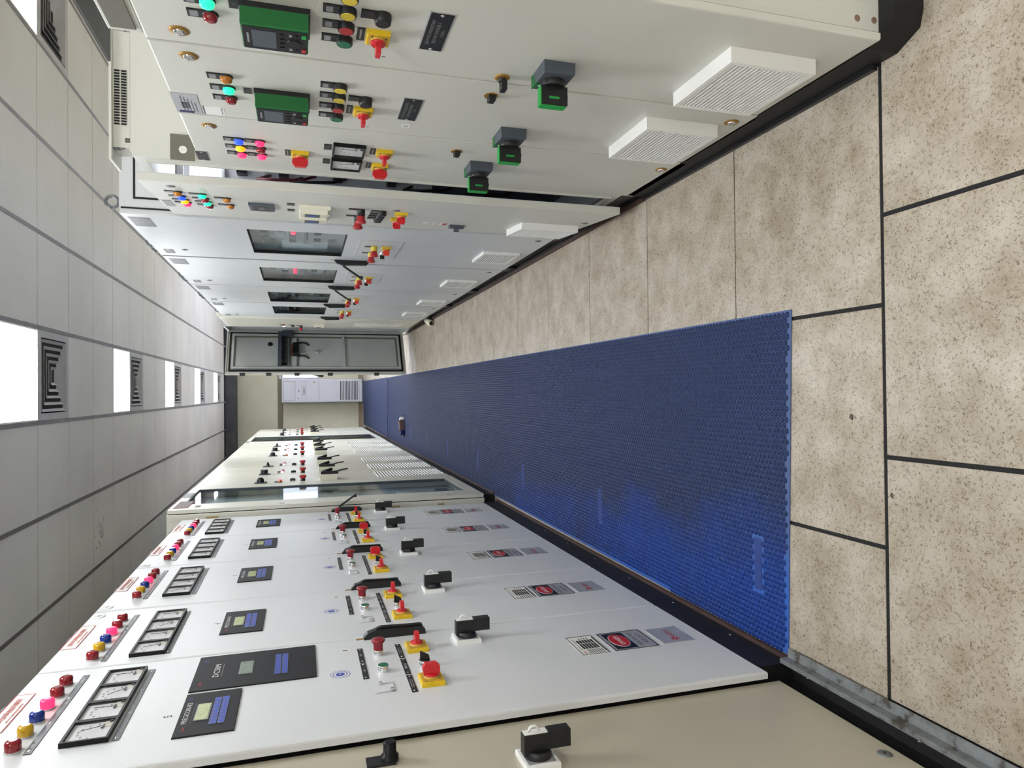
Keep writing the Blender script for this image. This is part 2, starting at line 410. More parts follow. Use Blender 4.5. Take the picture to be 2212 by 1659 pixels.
# ceiling: dark void board, lay-in tiles, runners
ceiling = struct(wbox('ceiling', XL, XR, YB, YF+.15, ZC+.012, ZC+.06, 'ceil_void'))
PC, CX0, CY0 = .585, -.165, 4.84-.585*4
LIGHTS, DIFFS = [], []
for k in range(-4, 6):  # rows carried on behind the viewer are added as fill light
    y = CY0+PC*(3+4*k)
    if y < YB+.1 or y > 15.2: continue
    LIGHTS.append((0, y)); DIFFS.append((0, y+PC))
    LIGHTS.append((4, y)); DIFFS.append((4, y+PC))
    if y < 0: LIGHTS.append((-4, y)); DIFFS.append((-4, y+PC))  # extra left-hand panels behind the viewer, added only for fill
def near(c, y, lst): return any(c == a and abs(y-b_) < .1 for a, b_ in lst)
ct = MB().box(.012, PC-.012, .004, PC-.004, 0, .012, 'ceiling_tile').mesh('ceiling_tile')
rest = MB()
for c in range(-6, 7):
    x = CX0+PC*c
    if x < XL or x+PC > XR+.35: continue
    for r in range(-15, 24):
        y = CY0+PC*r
        if y < YB or y+PC > 15.84+.1: continue
        if near(c, y, LIGHTS) or near(c, y, DIFFS): continue
        if y > 3.9 and -4 <= c <= 5 and not (c == 5 and y > 8) : ob('ceiling_tile', ct, ceiling, (x, y, ZC))
        else: rest.box(x+.012, x+PC-.012, y+.0025, y+PC-.0025, ZC, ZC+.012, 'ceiling_tile')
stuff(ob('ceiling_tile_field', rest, ceiling))
sk = MB(); r_ = random.Random(4)
for i in range(26):
    a = r_.uniform(0, 6.28); d_ = abs(r_.gauss(0, .10)); x, y, s_, t = -1.09+d_*math.cos(a)*.8, 6.2+d_*math.sin(a), r_.uniform(.004, .014), r_.uniform(0, 3.1)
    sk.prism([(x+s_*math.cos(t), y+s_*math.sin(t)), (x-.35*s_*math.sin(t), y+.35*s_*math.cos(t)), (x-s_*math.cos(t), y-s_*math.sin(t)), (x+.35*s_*math.sin(t), y-.35*s_*math.cos(t))], ZC-.0012, ZC+.0005, 'ceil_void')
stuff(ob('stain_specks', sk, ceiling))
for c in range(-5, 7):
    x = CX0+PC*c
    ob('runner', MB().box(x-.0125, x+.0125, YB, 15.82, ZC-.003, ZC+.012, 'ceil_runner' if c >= 0 else 'ceil_runner_shade'), ceiling)  # left-hand runners use a darker copy, shade put into the colour
# LED panels and air diffusers
def led():
    return [('frame', MB().frame((.014, PC-.014, .004, PC-.004), (.024, PC-.024, .012, PC-.012), -.004, .02, 'filter_white')),]
ledf = MB().frame((.014, PC-.014, .004, PC-.004), (.024, PC-.024, .012, PC-.012), -.004, .02, 'filter_white').mesh('frame')
ledd = MB().box(.024, PC-.024, .012, PC-.012, 0, .018, 'lamp_panel').mesh('diffuser_sheet')
def nth(i): return ['nearest', 'second nearest', 'third', 'fourth', 'fifth', 'sixth'][i]
def empty(name, loc, label, cat, group=None):
    o = D.objects.new(name, None); COL.objects.link(o); o.location = loc; o.empty_display_size = .1; tag(o, label, cat, group); return o
vis0 = sorted(y for c, y in LIGHTS if c == 0 and y > 3.9); vis4 = sorted(y for c, y in LIGHTS if c == 4 and y > 3.9)
for c, y in LIGHTS:
    vs_ = vis0 if c == 0 else vis4
    where = 'over the blue mat' if c == 0 else ('above the right-hand cabinets' if c > 0 else 'on the far left of the room')
    lab = ('glowing white square ceiling panel '+where+', '+nth(vs_.index(y))+' in its row') if y in vs_ else 'white ceiling panel '+where.replace('right-hand ', 'right ').replace(' of the room', '')+', out of view, '+('above the viewer' if y > 1 else nth(int((2-y)//2.3))+' added fill behind viewer')
    e = empty('ceiling_light', (CX0+PC*c, y, ZC), lab, 'ceiling light', 'square ceiling lights')
    ob('frame', ledf, e); ob('diffuser_sheet', ledd, e)
def ringmesh(s0, s1, z0, z1):
    c = PC/2; a = [(c-s0, c-s0, z0), (c+s0, c-s0, z0), (c+s0, c+s0, z0), (c-s0, c+s0, z0), (c-s1, c-s1, z1), (c+s1, c-s1, z1), (c+s1, c+s1, z1), (c-s1, c+s1, z1)]
    t = .004; bb = [(x, y, z+t) for x, y, z in a]
    f = []
    for i in range(4):
        j = (i+1) % 4; f += [(i, j, 4+j, 4+i), (8+i, 12+i, 12+j, 8+j), (i, 8+i, 8+j, j), (4+i, 4+j, 12+j, 12+i)]
    return MB().add(a+bb, f, 'diffuser_white')
rm = [ringmesh(.03+.042*k, .058+.042*k, .022, -.004).mesh('louvre') for k in range(5)]
dpl = MB().frame((.014, PC-.014, .004, PC-.004), (PC/2-.235, PC/2+.235, PC/2-.235, PC/2+.235), -.002, .02, 'diffuser_white').box(PC/2-.235, PC/2+.235, PC/2-.235, PC/2+.235, .03, .035, 'ceil_void').mesh('plate')
for c, y in DIFFS:
    if y < 3.9 or y > 15.2: continue
    vs_ = vis0 if c == 0 else vis4
    i = min(range(len(vs_)), key=lambda q: abs(vs_[q]+PC-y))
    e = empty('air_diffuser', (CX0+PC*c, y, ZC), 'square louvred air diffuser just beyond the '+nth(i)+' ceiling light '+('over the mat' if c == 0 else 'on the right'), 'air vent', 'ceiling air diffusers')
    ob('plate', dpl, e)
    for q in rm: ob('louvre', q, e)

# ---------------------------------------------------------------- plinths and floor channels along both rows
pr = struct(ob('trim_3', MB().prism([(.80, 1.30), (.83, 1.235), (.87, 1.225), (1.45, 1.225), (1.45, 2.56), (.80, 2.56)], 0, .085, 'plinth_black')))
ob('floor_angle', MB().box(.787, .80, 1.36, 2.56, 0, .014, 'black_plastic'), pr)
pr2 = struct(ob('trim_4', MB().box(.83, 1.45, 2.56, 7.6, 0, .10, 'plinth_olive')))
ob('floor_angle', MB().box(.785, .80, 2.56, 9.4, 0, .012, 'channel_brown').box(.80, .83, 2.56, 9.4, 0, .004, 'plinth_black'), pr2)
for y in (2.6, 3.42, 4.40, 5.45, 6.45):
    ob('foot_block', MB().box(.81, .83, y-.06, y+.06, .004, .085, 'black_plastic', c=.004), pr2)
pl = struct(ob('trim_5', MB().box(-1.4, -.805, 1.70, 4.85, 0, .12, 'plinth_black')))
for k, y in enumerate((1.70, 2.0, 2.36, 2.72, 3.08, 3.44, 3.80, 4.16, 4.50)):
    y1 = (1.70, 2.0, 2.36, 2.72, 3.08, 3.44, 3.80, 4.16, 4.50, 4.85)[k+1]
    p = ob('plinth_panel', MB().box(-.805, -.799, y+.001, y1-.001, 0, .118, 'plinth_black'), pl)
    ob('screw', MB().lathe(-.799, 0, [(.004, 0), (.003, .0015)], 'alu', 8), pl, (0, 0, 0)).matrix_local = Matrix(((0, 0, 1, -.799), (1, 0, 0, y+.03), (0, 1, 0, .04), (0, 0, 0, 1)))
ob('floor_angle', MB().box(-.799, -.786, 1.16, 4.85, 0, .012, 'channel_brown'), pl)
pl2 = struct(ob('trim_6', MB().box(-1.4, -.845, .2, 1.69, 0, .075, 'plinth_black').box(-.845, -.80, .2, 1.7, 0, .006, 'plinth_black')))
pl3 = struct(ob('trim_7', MB().box(-1.4, -.76, 4.95, 15.5, 0, .10, 'plinth_black')))
ob('floor_angle', MB().box(-.76, -.748, 4.95, 15.5, 0, .012, 'channel_brown'), pl3)
gs = tag(ob('metal_strip', MB().prism([(-.795, .012), (-.757, .012), (-.757, .016), (-.782, .018), (-.782, .045), (-.795, .045)], .62, 1.70, 'galvanised', 'v')), 'worn galvanised metal angle strip lying along the foot of the cream cabinet', 'metal strip')
# prism along v puts (u, t, n): already world x, y, z
# ---------------------------------------------------------------- rubber mats
rm_o = tag(ob('rubber_mat', MB().prism([(-.783, 1.715), (.231, 1.682), (.25, 11.56), (-.745, 11.56)], .0005, .0035, 'mat_groove')), 'long blue studded rubber mat running down the aisle floor', 'floor mat')
BARS = [1.85+1.2*k for k in range(9)]
def studs():
    import numpy as np
    p = .0188; h = p*math.sqrt(3)/2
    hexa = np.array([(math.cos(a), math.sin(a)) for a in [math.pi/3*i for i in range(6)]])
    cs = []
    for i in range(62):
        x = -.776+h*i
        ys = np.arange(1.69+(p/2 if i % 2 else 0), 11.52, p)
        cs.append(np.stack([x+.024*(ys-1.7)/9.86, ys], 1))
    cs = np.concatenate(cs)
    keep = (cs[:, 0] < .222+.019*(cs[:, 1]-1.7)/9.86) & (cs[:, 0] > -.777+.038*(cs[:, 1]-1.7)/9.86)
    keep &= cs[:, 1] > 1.728-.0325*(cs[:, 0]+.783)
    for yb in BARS: keep &= ~((np.abs(cs[:, 1]-yb) < .02) & (cs[:, 0] < -.465) & (cs[:, 0] > -.63))   # moulded plain bars
    cs = cs[keep]
    n = len(cs); lo = hexa*p*.535; hi = hexa*p*.475
    v = np.zeros((n, 12, 3), np.float32)
    v[:, :6, :2] = cs[:, None, :]+lo[None]; v[:, 6:, :2] = cs[:, None, :]+hi[None]
    v[:, :6, 2] = .0034; v[:, 6:, 2] = .0048
    loops = []
    quads = np.array([[i, (i+1) % 6, 6+(i+1) % 6, 6+i] for i in range(6)]).ravel(); top = np.arange(6, 12)
    per = np.concatenate([quads, top]); L_ = (per[None]+12*np.arange(n)[:, None]).ravel()
    st = np.concatenate([np.arange(0, 24, 4), [24]]); ST = (st[None]+30*np.arange(n)[:, None]).ravel()
    me = D.meshes.new('studs')
    me.vertices.add(n*12); me.vertices.foreach_set('co', v.ravel())
    me.loops.add(len(L_)); me.loops.foreach_set('vertex_index', L_.astype(np.int32))
    me.polygons.add(len(ST)); me.polygons.foreach_set('loop_start', ST.astype(np.int32))
    mi = np.tile(np.array([1]*6+[0], np.int32), n)
    me.materials.append(MATS['mat_stud']); me.materials.append(MATS['mat_stud']); me.polygons.foreach_set('material_index', mi)
    me.update(calc_edges=True); me.validate()
    return me
stuff(ob('studs', studs(), rm_o))
for yb in BARS: ob('moulded_bar', MB().box(-.628, -.468, yb-.018, yb+.018, .003, .0046, 'mat_bar'), rm_o)
rb = MB().box(-.745, .25, 11.56, 11.72, .0005, .0075, 'mat_stud')
m2 = tag(ob('rubber_mat', MB().prism([(-.74, 11.56), (.252, 11.56), (.272, 16.17), (-.72, 16.17)], .0036, .008, 'mat_plain')), 'smooth blue-grey rubber mat at the far end before the air conditioner', 'floor mat')
ob('edge_bar', MB().box(-.742, .25, 11.53, 11.66, .008, .0105, 'mat_stud'), m2)
for (x, y, s_, lab) in ((-.075, 1.46, .008, 'tiny dark flake on the near floor tile by the mat edge'), (-.262, 1.335, .006, 'tiny dark flake beside the near floor joint')):
    tag(ob('floor_debris', MB().prism([(-s_, -s_*.4), (s_*.5, -s_*.7), (s_, s_*.2), (-s_*.2, s_*.8)], 0, .003, 'tool_brown'), None, (x, y, 0)), lab, 'debris')
# ================================================================ DEVICES
def lampR(lens, tagc='label_black', flatlens=False):
    a = MB().box(-.0145, .0145, -.002, .045, 0, .003, tagc).box(-.011, .011, .024, .04, .003, .0033, 'print_dim' if tagc == 'label_black' else 'print_white')
    a.lathe(0, 0, [(.0165, 0), (.0165, .003), (.0150, .005)], 'black_plastic')
    b = MB().lathe(0, 0, [(.0145, .004), (.0145, .011), (.0120, .0155), (.006, .0175)], lens)
    return [('indicator_lamp', a), ('lens', b)]
def lampL(lens):
    a = MB().lathe(0, 0, [(.0175, 0), (.0175, .003), (.016, .004)], 'alu')
    b = MB().lathe(0, 0, [(.0165, .003), (.0168, .020), (.0145, .0245), (.008, .027)], lens)
    return [('indicator_lamp', a), ('lens', b)]
def btnR(cap):
    a = MB().box(-.015, .015, -.002, .05, 0, .004, 'label_black', c=.001).box(-.010, .010, .030, .044, .004, .0043, 'print_dim')
    a.lathe(0, 0, [(.0180, 0), (.0180, .013), (.0170, .015)], 'black_plastic')
    b = MB().lathe(0, 0, [(.0152, .013), (.0152, .0155), (.0140, .0163)], cap)
    return [('push_button', a), ('cap', b)]
def knob_black():
    a = MB().box(-.015, .015, -.002, .045, 0, .004, 'label_black', c=.001).lathe(0, 0, [(.0185, 0), (.0185, .010), (.0170, .019), (.014, .021)], 'black_plastic')
    return [('selector_knob', a)]
def camswitch(sz=(.052, .052), rot='v', lab=None, knob='switch_red'):
    w, h = sz
    a = MB().box(-w/2, w/2, -h/2, h/2, 0, .011, 'switch_yellow', c=.0025).box(-w/2+.005, w/2-.005, -h/2+.005, h/2-.005, .011, .0116, 'switch_yellow_face')
    for q in range(3): a.box(-w/2+.012+q*.012, -w/2+.016+q*.012, -h/2+.007, -h/2+.011, .0116, .0119, 'print_black')
    a.box(-w/2+.008, -w/2+.014, h/2-.014, h/2-.010, .0116, .0119, 'print_black').box(w/2-.014, w/2-.008, h/2-.014, h/2-.010, .0116, .0119, 'print_black')
    a.lathe(0, 0, [(.018, .0116), (.018, .015), (.017, .016)], 'switch_yellow_face')
    if lab: a.box(-w/2, w/2, h/2+.003, h/2+.020, 0, .002, 'label_black').box(-w/2+.006, w/2-.006, h/2+.010, h/2+.014, .002, .0022, 'print_dim')
    b = MB().lathe(0, 0, [(.017, .015), (.017, .020), (.015, .022)], knob)
    pr = [(-.016, .020), (.016, .020), (.018, .034), (.013, .045), (-.013, .045), (-.018, .036)]
    if rot == 'u': b.prism([(p[0], p[1]) for p in pr][::-1], -.0055, .0055, knob, 'v')
    else:
        b.prism(pr, -.0055, .0055, knob, 'u')
    b.box(-.0012, .0012, -.016, -.008, .0452, .0456, 'print_black')
    return [('rotary_switch', a), ('knob', b)]
def mushroom_sw(lab=True):
    a = camswitch((.055, .055), 'v', lab)[0][1]
    b = MB().lathe(0, 0, [(.017, .014), (.017, .020)], 'switch_red').prism([(-.024, .020), (.024, .020), (.026, .034), (.017, .046), (-.017, .046), (-.026, .034)], -.008, .008, 'switch_red', 'u')
    return [('rotary_switch', a), ('knob', b)]
def keyswitch_left(rot='v'):
    w, h = .080, .064
    a = MB().box(-w/2, w/2, -h/2, h/2, 0, .012, 'switch_yellow', c=.003).box(-w/2+.005, w/2-.005, -h/2+.005, h/2-.005, .012, .0126, 'switch_yellow_face')
    for q, t in enumerate(('L1', 'L2', 'L3')): a.text(t, -.02+.02*q, -h/2+.011, .0128, .005, 'print_black')
    a.text('OFF', w/2-.014, 0, .0128, .005, 'print_black').text('ON', -w/2+.013, h/2-.013, .0128, .005, 'print_black')
    a.lathe(0, 0, [(.021, .0126), (.020, .0175)], 'switch_yellow_face')
    b = MB().lathe(0, 0, [(.0195, .016), (.0195, .021), (.017, .023)], 'switch_red')
    pr = [(-.018, .021), (.018, .021), (.018, .044), (.010, .052), (-.014, .052), (-.020, .040)]
    if rot == 'u': b.prism([(p[0], p[1]) for p in pr][::-1], -.0065, .0065, 'switch_red', 'v')
    else: b.prism([(-p[0]*1.25, p[1]) for p in pr][::-1], -.009, .009, 'switch_red', 'u')
    b.box(-.002, .002, .0172, .0196, .021, .0212, 'print_black')
    return [('rotary_switch', a), ('knob', b)]
def estopL():
    a = MB().lathe(0, 0, [(.0150, 0), (.0150, .014), (.0140, .016)], 'chrome')
    b = MB().lathe(0, 0, [(.0145, .016), (.0145, .034), (.0205, .041), (.0212, .046), (.017, .049), (.010, .0505)], 'estop_red')
    b.ring(0, 0, .0155, .0188, .0480, 'print_white', .5, 2.3).ring(0, 0, .0155, .0188, .0480, 'print_white', 3.4, 5.4)
    return [('emergency_stop', a), ('mushroom_head', b)]
def greenL():
    return [('push_button', MB().lathe(0, 0, [(.0160, 0), (.0160, .016), (.0150, .018)], 'chrome')), ('cap', MB().lathe(0, 0, [(.0142, .0175), (.0142, .0190)], 'btn_green'))]
def selL():
    b = MB().lathe(0, 0, [(.0155, .016), (.0155, .020)], 'black_plastic').prism([(-.014, .020), (.013, .020), (.013, .042), (.008, .042), (-.013, .030)][::-1], -.006, .006, 'black_plastic', 'u').box(-.0015, .0015, .002, .011, .0385, .0389, 'print_white')
    return [('selector_knob', MB().lathe(0, 0, [(.0165, 0), (.0165, .015), (.0158, .017)], 'chrome')), ('lever', b)]
def handleL(open_=False):
    a = MB().prism([(-.100, 0), (-.100, .014), (-.088, .026), (.055, .030), (.088, .020), (.100, .008), (.100, 0)], -.0135, .0135, 'black_plastic', 'u')
    if not open_: a.prism([(-.09, .026), (-.09, .031), (.045, .036), (.062, .030)], -.0095, .0095, 'black_gloss', 'u')
    a.lathe(0, .03, [(.006, .03), (.004, .033)], 'steel_dull', 10)
    a.box(-.006, .006, .102, .124, 0, .0012, 'gold')
    b = MB()
    if open_: b.prism([(.045, .030), (.055, .036), (-.050, .108), (-.062, .118), (-.068, .108), (-.058, .100)], -.008, .008, 'black_plastic', 'u').box(-.010, .010, -.066, -.052, .092, .104, 'black_plastic')
    else: b.box(-.0095, .0095, -.085, -.06, .0312, .0325, 'black_gloss')
    return [('swing_handle', a), ('lever', b)]
def isolatorL(light='filter_white'):
    a = MB().box(-.042, .042, -.040, .040, 0, .013, light, c=.002).box(-.034, .034, -.032, .032, .013, .0134, 'print_dim')
    b = MB().lathe(0, 0, [(.031, .013), (.031, .022), (.028, .030)], 'black_plastic')
    b.box(-.013, .013, -.024, .036, .020, .066, 'black_plastic', c=.002).box(-.014, .014, -.074, -.022, .030, .070, 'black_plastic', c=.002)
    c = MB().box(-.010, .010, -.020, .034, .066, .0685, 'filter_white').tube([(0, .022, .067), (0, .020, .077), (0, .014, .080), (0, .006, .080), (0, .000, .077), (0, -.002, .067)], .0028, 'filter_white')
    return [('isolator_switch', a), ('handle', b), ('locking_tab', c)]
def isolatorR():
    a = MB().box(-.050, .050, -.040, .040, 0, .030, 'slate', c=.003).prism([(-.049, .0), (-.049, .0305), (-.020, .0305), (-.03, 0)], .037, .0402, 'drive_green', 'v')
    a.box(-.034, -.012, .018, .040, .030, .0315, 'drive_green').box(-.026, -.020, .010, .03, .0315, .033, 'print_white')
    b = MB().lathe(0, 0, [(.031, .030), (.031, .040), (.029, .046)], 'black_plastic').box(-.012, .012, -.034, .034, .044, .092, 'black_plastic', c=.003)
    b.box(-.011, .011, .034, .0365, .046, .0935, 'drive_green_bright').box(-.011, .011, -.030, .0365, .092, .0942, 'drive_green_bright')
    b.box(.012, .0126, -.012, .014, .070, .076, 'drive_green_bright').box(-.003, .003, -.038, -.033, .06, .07, 'black_plastic')
    return [('isolator_switch', a), ('handle', b)]
def meter(w=.106, h=.098, style=0, seed=0):
    f = MB().frame((-w/2, w/2, -h/2, h/2), (-w/2+.006, w/2-.006, -h/2+.006, h/2-.006), 0, .012, 'black_gloss')
    face = MB().box(-w/2+.006, w/2-.006, -h/2+.006, h/2-.006, .001, .005, 'meter_face')
    rr_ = random.Random(seed)
    for i in range(7):
        a = math.radians(90+60-i*22); r = w*.50
        x, y = -.01+r*math.cos(a)*.7+.012, -h*.28+r*math.sin(a)
        if abs(x) < w/2-.012 and y < h/2-.012: face.box(x-.004, x+.004, y-.0022, y+.0022, .005, .0052, 'print_dim')
    face.box(w*.18, w/2-.006, -h/2+.006, -h*.22, .005, .0062, 'meter_cap')
    a = math.radians(100+rr_.uniform(-15, 38)); x, y = w*.2, -h*.20
    nd = MB().tube([(x, y, .008), (x+math.cos(a)*w*.42, y+math.sin(a)*w*.42, .008)], .0008, 'print_black', 5).box(x-.010, x+.010, y-.004, y, .0055, .0085, 'label_grey')
    g = MB().box(-w/2+.006, w/2-.006, -h/2+.006, h/2-.006, .0098, .0105, 'glass_thin')
    f.lathe(w*.33, -h*.38, [(.005, .0105), (.004, .013)], 'black_gloss', 12)
    return [('panel_meter', f), ('dial', face), ('needle', nd), ('pane', g)]
def hmi(kind, n=16, merged=True):
    """black controller plate: kind 0 = small square one, 1 = tall one"""
    if kind == 0:
        a = MB().box(-.121, .121, -.068, .068, 0, .004, 'panel_charcoal', c=.001)
        a.text('PRECICON-R3', .003, .052, .0044, .012, 'print_white', .118).text('ador', -.085, .050, .0044, .008, 'print_red').text('SK', .088, .054, .0044, .009, 'print_blue')
        for i in range(16): a.box(-.060+i*.0078, -.057+i*.0078, .037, .0378, .004, .0042, 'print_dim')
        lc = MB().box(-.047, .047, -.002, .032, .004, .0052, 'print_dim').box(-.0445, .0445, .0005, .0295, .0052, .0058, 'lcd_green')
        kx, ky, cx, k0 = .0192, .019, -.0675, -.0145
    else:
        a = MB().box(-.126, .126, -.166, .166, 0, .004, 'panel_charcoal', c=.001)
        a.text('DCSIM', .003, .108, .0044, .016, 'print_white', .094).text('ador', -.085, .143, .0044, .009, 'print_red').text('SK', .085, .145, .0044, .011, 'print_blue')
        a.box(-.045, .049, .092, .0932, .004, .0042, 'print_dim')
        lc = MB().box(-.047, .047, .010, .047, .004, .0052, 'print_dim').box(-.0445, .0445, .0125, .0445, .0052, .0058, 'lcd_grey')
        kx, ky, cx, k0 = .0192, .0195, -.0675, -.0585
    out = [('controller', a), ('display', lc)]
    chars = ['8', '1', '2', '3', '4', '5', '6', 'A', '7', '0', '9', '', '', '', '', 'E'] if kind else ['P', 'C', 'R', 'S', 'M', 'D', 'E', 'V', 'T', 'N', 'H', 'L', 'F', 'G', 'K', 'B']
    ks = MB()
    for r in range(2):
        for i in range(8):
            u, v = cx+kx*i, k0-ky*r
            b = MB().box(u-.0082, u+.0082, v-.0078, v+.0078, .004, .0052, 'key_blue', c=.0006)
            b.frame((u-.0086, u+.0086, v-.0082, v+.0082), (u-.0080, u+.0080, v-.0076, v+.0076), .004, .0054, 'print_dim')
            t = chars[r*8+i]
            if t and kind: b.text(t, u, v, .0055, .005, 'print_dim')
            else: b.box(u-.0055, u-.001, v+.002, v+.004, .0053, .0055, 'print_dim')
            if merged: ks.merge(b)
            else: out.append(('key', b))
    if merged: out.append(('keypad', ks))
    return out
def lock():
    return [('lock', MB().lathe(0, 0, [(.0215, 0), (.0215, .0015), (.0150, .003)], 'gold', 24)), ('core', MB().lathe(0, 0, [(.0125, .002), (.012, .006), (.008, .0065)], 'chrome', 18).box(-.011, .011, -.002, .002, .0066, .008, 'chrome'))]
def lockwing():
    return [('lock', MB().lathe(0, 0, [(.0200, 0), (.0200, .002), (.014, .004)], 'gold', 24)), ('wing', MB().lathe(0, 0, [(.010, .003), (.010, .012)], 'black_plastic', 14).prism([(-.013, .010), (.013, .010), (.013, .034), (-.013, .034)], -.010, .004, 'black_plastic', 'v'))]
def lockdark():
    return [('lock', MB().lathe(0, 0, [(.016, 0), (.016, .002), (.010, .0035)], 'steel_dull', 18).box(-.004, .004, -.002, .002, .0035, .004, 'print_black'))]
def nameplate(w, h, lines, back='label_black', ink='print_dim', rim='alu', screws=True, th=None):
    a = MB().box(-w/2-.003, w/2+.003, -h/2-.003, h/2+.003, 0, .0012, rim).box(-w/2, w/2, -h/2, h/2, .0012, .0022, back)
    k = len(lines)
    for i, t in enumerate(lines):
        if not t: continue
        hh = th or h/(k+1)*.62
        ww = min(w*.82, len(t)*hh*.72)
        a.text(t, 0, h/2-h*(i+.85)/(k+.7), .0024, hh, ink, ww)
    if screws:
        for s in (-1, 1): a.lathe(s*(w/2-.006), 0, [(.004, .0022), (.003, .0035)], 'chrome', 10)
    return [('nameplate', a)]
def drive_pad(w=.098, h=.134):
    a = MB().box(-w/2-.010, w/2-.003, -h/2-.004, h/2+.003, 0, .014, 'black_plastic', c=.003)
    b = MB().box(-w/2, w/2, -h/2, h/2, .014, .052, 'drive_green', c=.004)
    c = MB().box(-w/2+.003, w/2-.003, -h/2+.003, h/2-.003, .052, .0532, 'panel_charcoal').box(-w/2+.014, w/2-.014, -.002, .046, .0532, .0537, 'slate')
    c.box(-.02, .02, .052, .056, .0532, .0535, 'print_dim')
    for i in range(4): c.box(-.034+.018*i, -.024+.018*i, -.018, -.009, .0532, .0546, 'black_gloss')
    c.lathe(0, -.038, [(.014, .0532), (.013, .0555)], 'black_gloss', 18)
    for s in (-1, 1): c.box(s*.030-.004, s*.030+.004, -.034, -.028, .0532, .0548, 'print_dim').box(s*.030-.004, s*.030+.004, -.046, -.041, .0532, .0548, 'black_gloss')
    c.box(.024, .036, -.062, -.053, .0532, .055, 'drive_green_bright').box(-.036, -.024, -.062, -.053, .0532, .055, 'btn_red')
    return [('drive_keypad', a), ('housing', b), ('face', c)]
def fan_filter(w, h, d, ns, merged):
    a = MB().frame((-w/2, w/2, -h/2, h/2), (-w/2+.012, w/2-.012, -h/2+.012, h/2-.012), 0, d, 'filter_white').box(-w/2+.012, w/2-.012, -h/2+.012, h/2-.012, .001, d*.80, 'filter_cloth_shade')
    out = [('fan_filter', a)]; ks = MB(); p = (h-.024)/ns
    for i in range(ns):
        v = -h/2+.012+p*(i+.5)
        b = MB().prism([(v-p*.28, d*.78), (v+p*.28, d*.78), (v+p*.26, d*.99), (v-p*.18, d*.99)], -w/2+.012, w/2-.012, 'filter_white', 'u')
        if merged: ks.merge(b)
        else: out.append(('slat', b))
    if merged: out.append(('slats', ks))
    return out
def eyebolt(r=.026):
    a = MB().tube([(0, r+.012+r*math.sin(t), r*math.cos(t)) for t in [2*math.pi*i/16 for i in range(17)]], r*.28, 'steel_dull', 8)
    return [('lifting_eye', a.box(-.008, .008, 0, .018, -.008, .008, 'steel_dull'))]
def danger():
    w, h = .152, .150
    a = MB().box(-w/2, w/2, -h/2, h/2, 0, .0015, 'alu').frame((-w/2, w/2, -h/2, h/2), (-w/2+.003, w/2-.003, -h/2+.003, h/2-.003), .0015, .0022, 'print_black')
    a.box(-w/2+.010, w/2-.010, -.008, h/2-.012, .0015, .0024, 'label_black').ell(0, .028, .0024, .003, .053, .031, 'print_white').ell(0, .028, .003, .0034, .0515, .0295, 'print_red')
    a.text('DANGER', 0, .028, .0038, .016, 'print_white', .072).text('HIGH VOLTAGE', 0, -.027, .0018, .013, 'print_black', .110).text('KEEP OUT', 0, -.052, .0018, .013, 'print_black', .080)
    for s in (-1, 1):
        for t in (-1, 1): a.lathe(s*(w/2-.006), t*(h/2-.006), [(.0035, .002), (.0025, .0032)], 'chrome', 8)
    return [('danger_plate', a)]
def ratingL():
    w, h = .154, .09
    a = MB().box(-w/2, w/2, -h/2, h/2, 0, .0012, 'paper').frame((-w/2, w/2, -h/2, h/2), (-w/2+.0015, w/2-.0015, -h/2+.0015, h/2-.0015), .0012, .0016, 'print_black').frame((-w/2+.004, w/2-.004, -h/2+.003, h/2-.003), (-w/2+.005, w/2-.005, -h/2+.004, h/2-.004), .0012, .0016, 'print_black')
    a.text('ador', -.058, .031, .0018, .009, 'print_red').text('RECTIFIER CONTROLLER', .01, .031, .0018, .005, 'print_black', .09)
    for i in range(6):
        a.box(-.030, .012, .016-.0095*i, .023-.0095*i, .0012, .0016, 'print_black').box(.016, .042, .016-.0095*i, .023-.0095*i, .0012, .0016, 'print_black')
    for i in range(7): a.box(-.068, -.036, .013-.0075*i, .0155-.0075*i, .0012, .0016, 'print_black')
    for i in range(4): a.box(.048, .058, .006-.009*i, .009-.009*i, .0012, .0016, 'print_black')
    a.box(-.06, .06, -.041, -.038, .0012, .0016, 'print_black')
    return [('rating_plate', a)]
def adorplate():
    w, h = .132, .112
    a = MB().box(-w/2, w/2, -h/2, h/2, 0, .0015, 'alu').text('ador', .014, 0, .0019, .026, 'print_red', .062)
    for i in range(6):
        t = math.pi/3*i; c, s_ = math.cos(t), math.sin(t); cx = -.036
        a.add([(cx+.004*c-.0035*s_, .004*s_+.0035*c, .0019), (cx+.004*c+.0035*s_, .004*s_-.0035*c, .0019), (cx+.015*c+.003*s_, .015*s_-.003*c, .0019), (cx+.015*c-.003*s_, .015*s_+.003*c, .0019)], [(0, 1, 2, 3)], 'print_red')
    for s in (-1, 1):
        for t in (-1, 1): a.lathe(s*(w/2-.006), t*(h/2-.006), [(.003, .0015), (.002, .0028)], 'chrome', 8)
    return [('maker_plate', a)]
def sticker():
    a = MB().box(-.031, .031, -.032, .032, 0, .0006, 'print_dim')
    a = MB().box(-.031, .031, -.032, .032, 0, .0004, 'white_paint').ell(0, 0, .0004, .0008, .028, .028, 'paper').ring(0, 0, .0262, .028, .001, 'print_blue').ell(0, 0, .0008, .0012, .0125, .0125, 'print_blue')
    for i in range(20):
        t = 2*math.pi*i/20; a.box(.0195*math.cos(t)-.0018, .0195*math.cos(t)+.0018, .0195*math.sin(t)-.0024, .0195*math.sin(t)+.0024, .0008, .001, 'print_blue')
    a.text('VIP', 0, 0, .0014, .007, 'print_white')
    return [('sticker', a)]
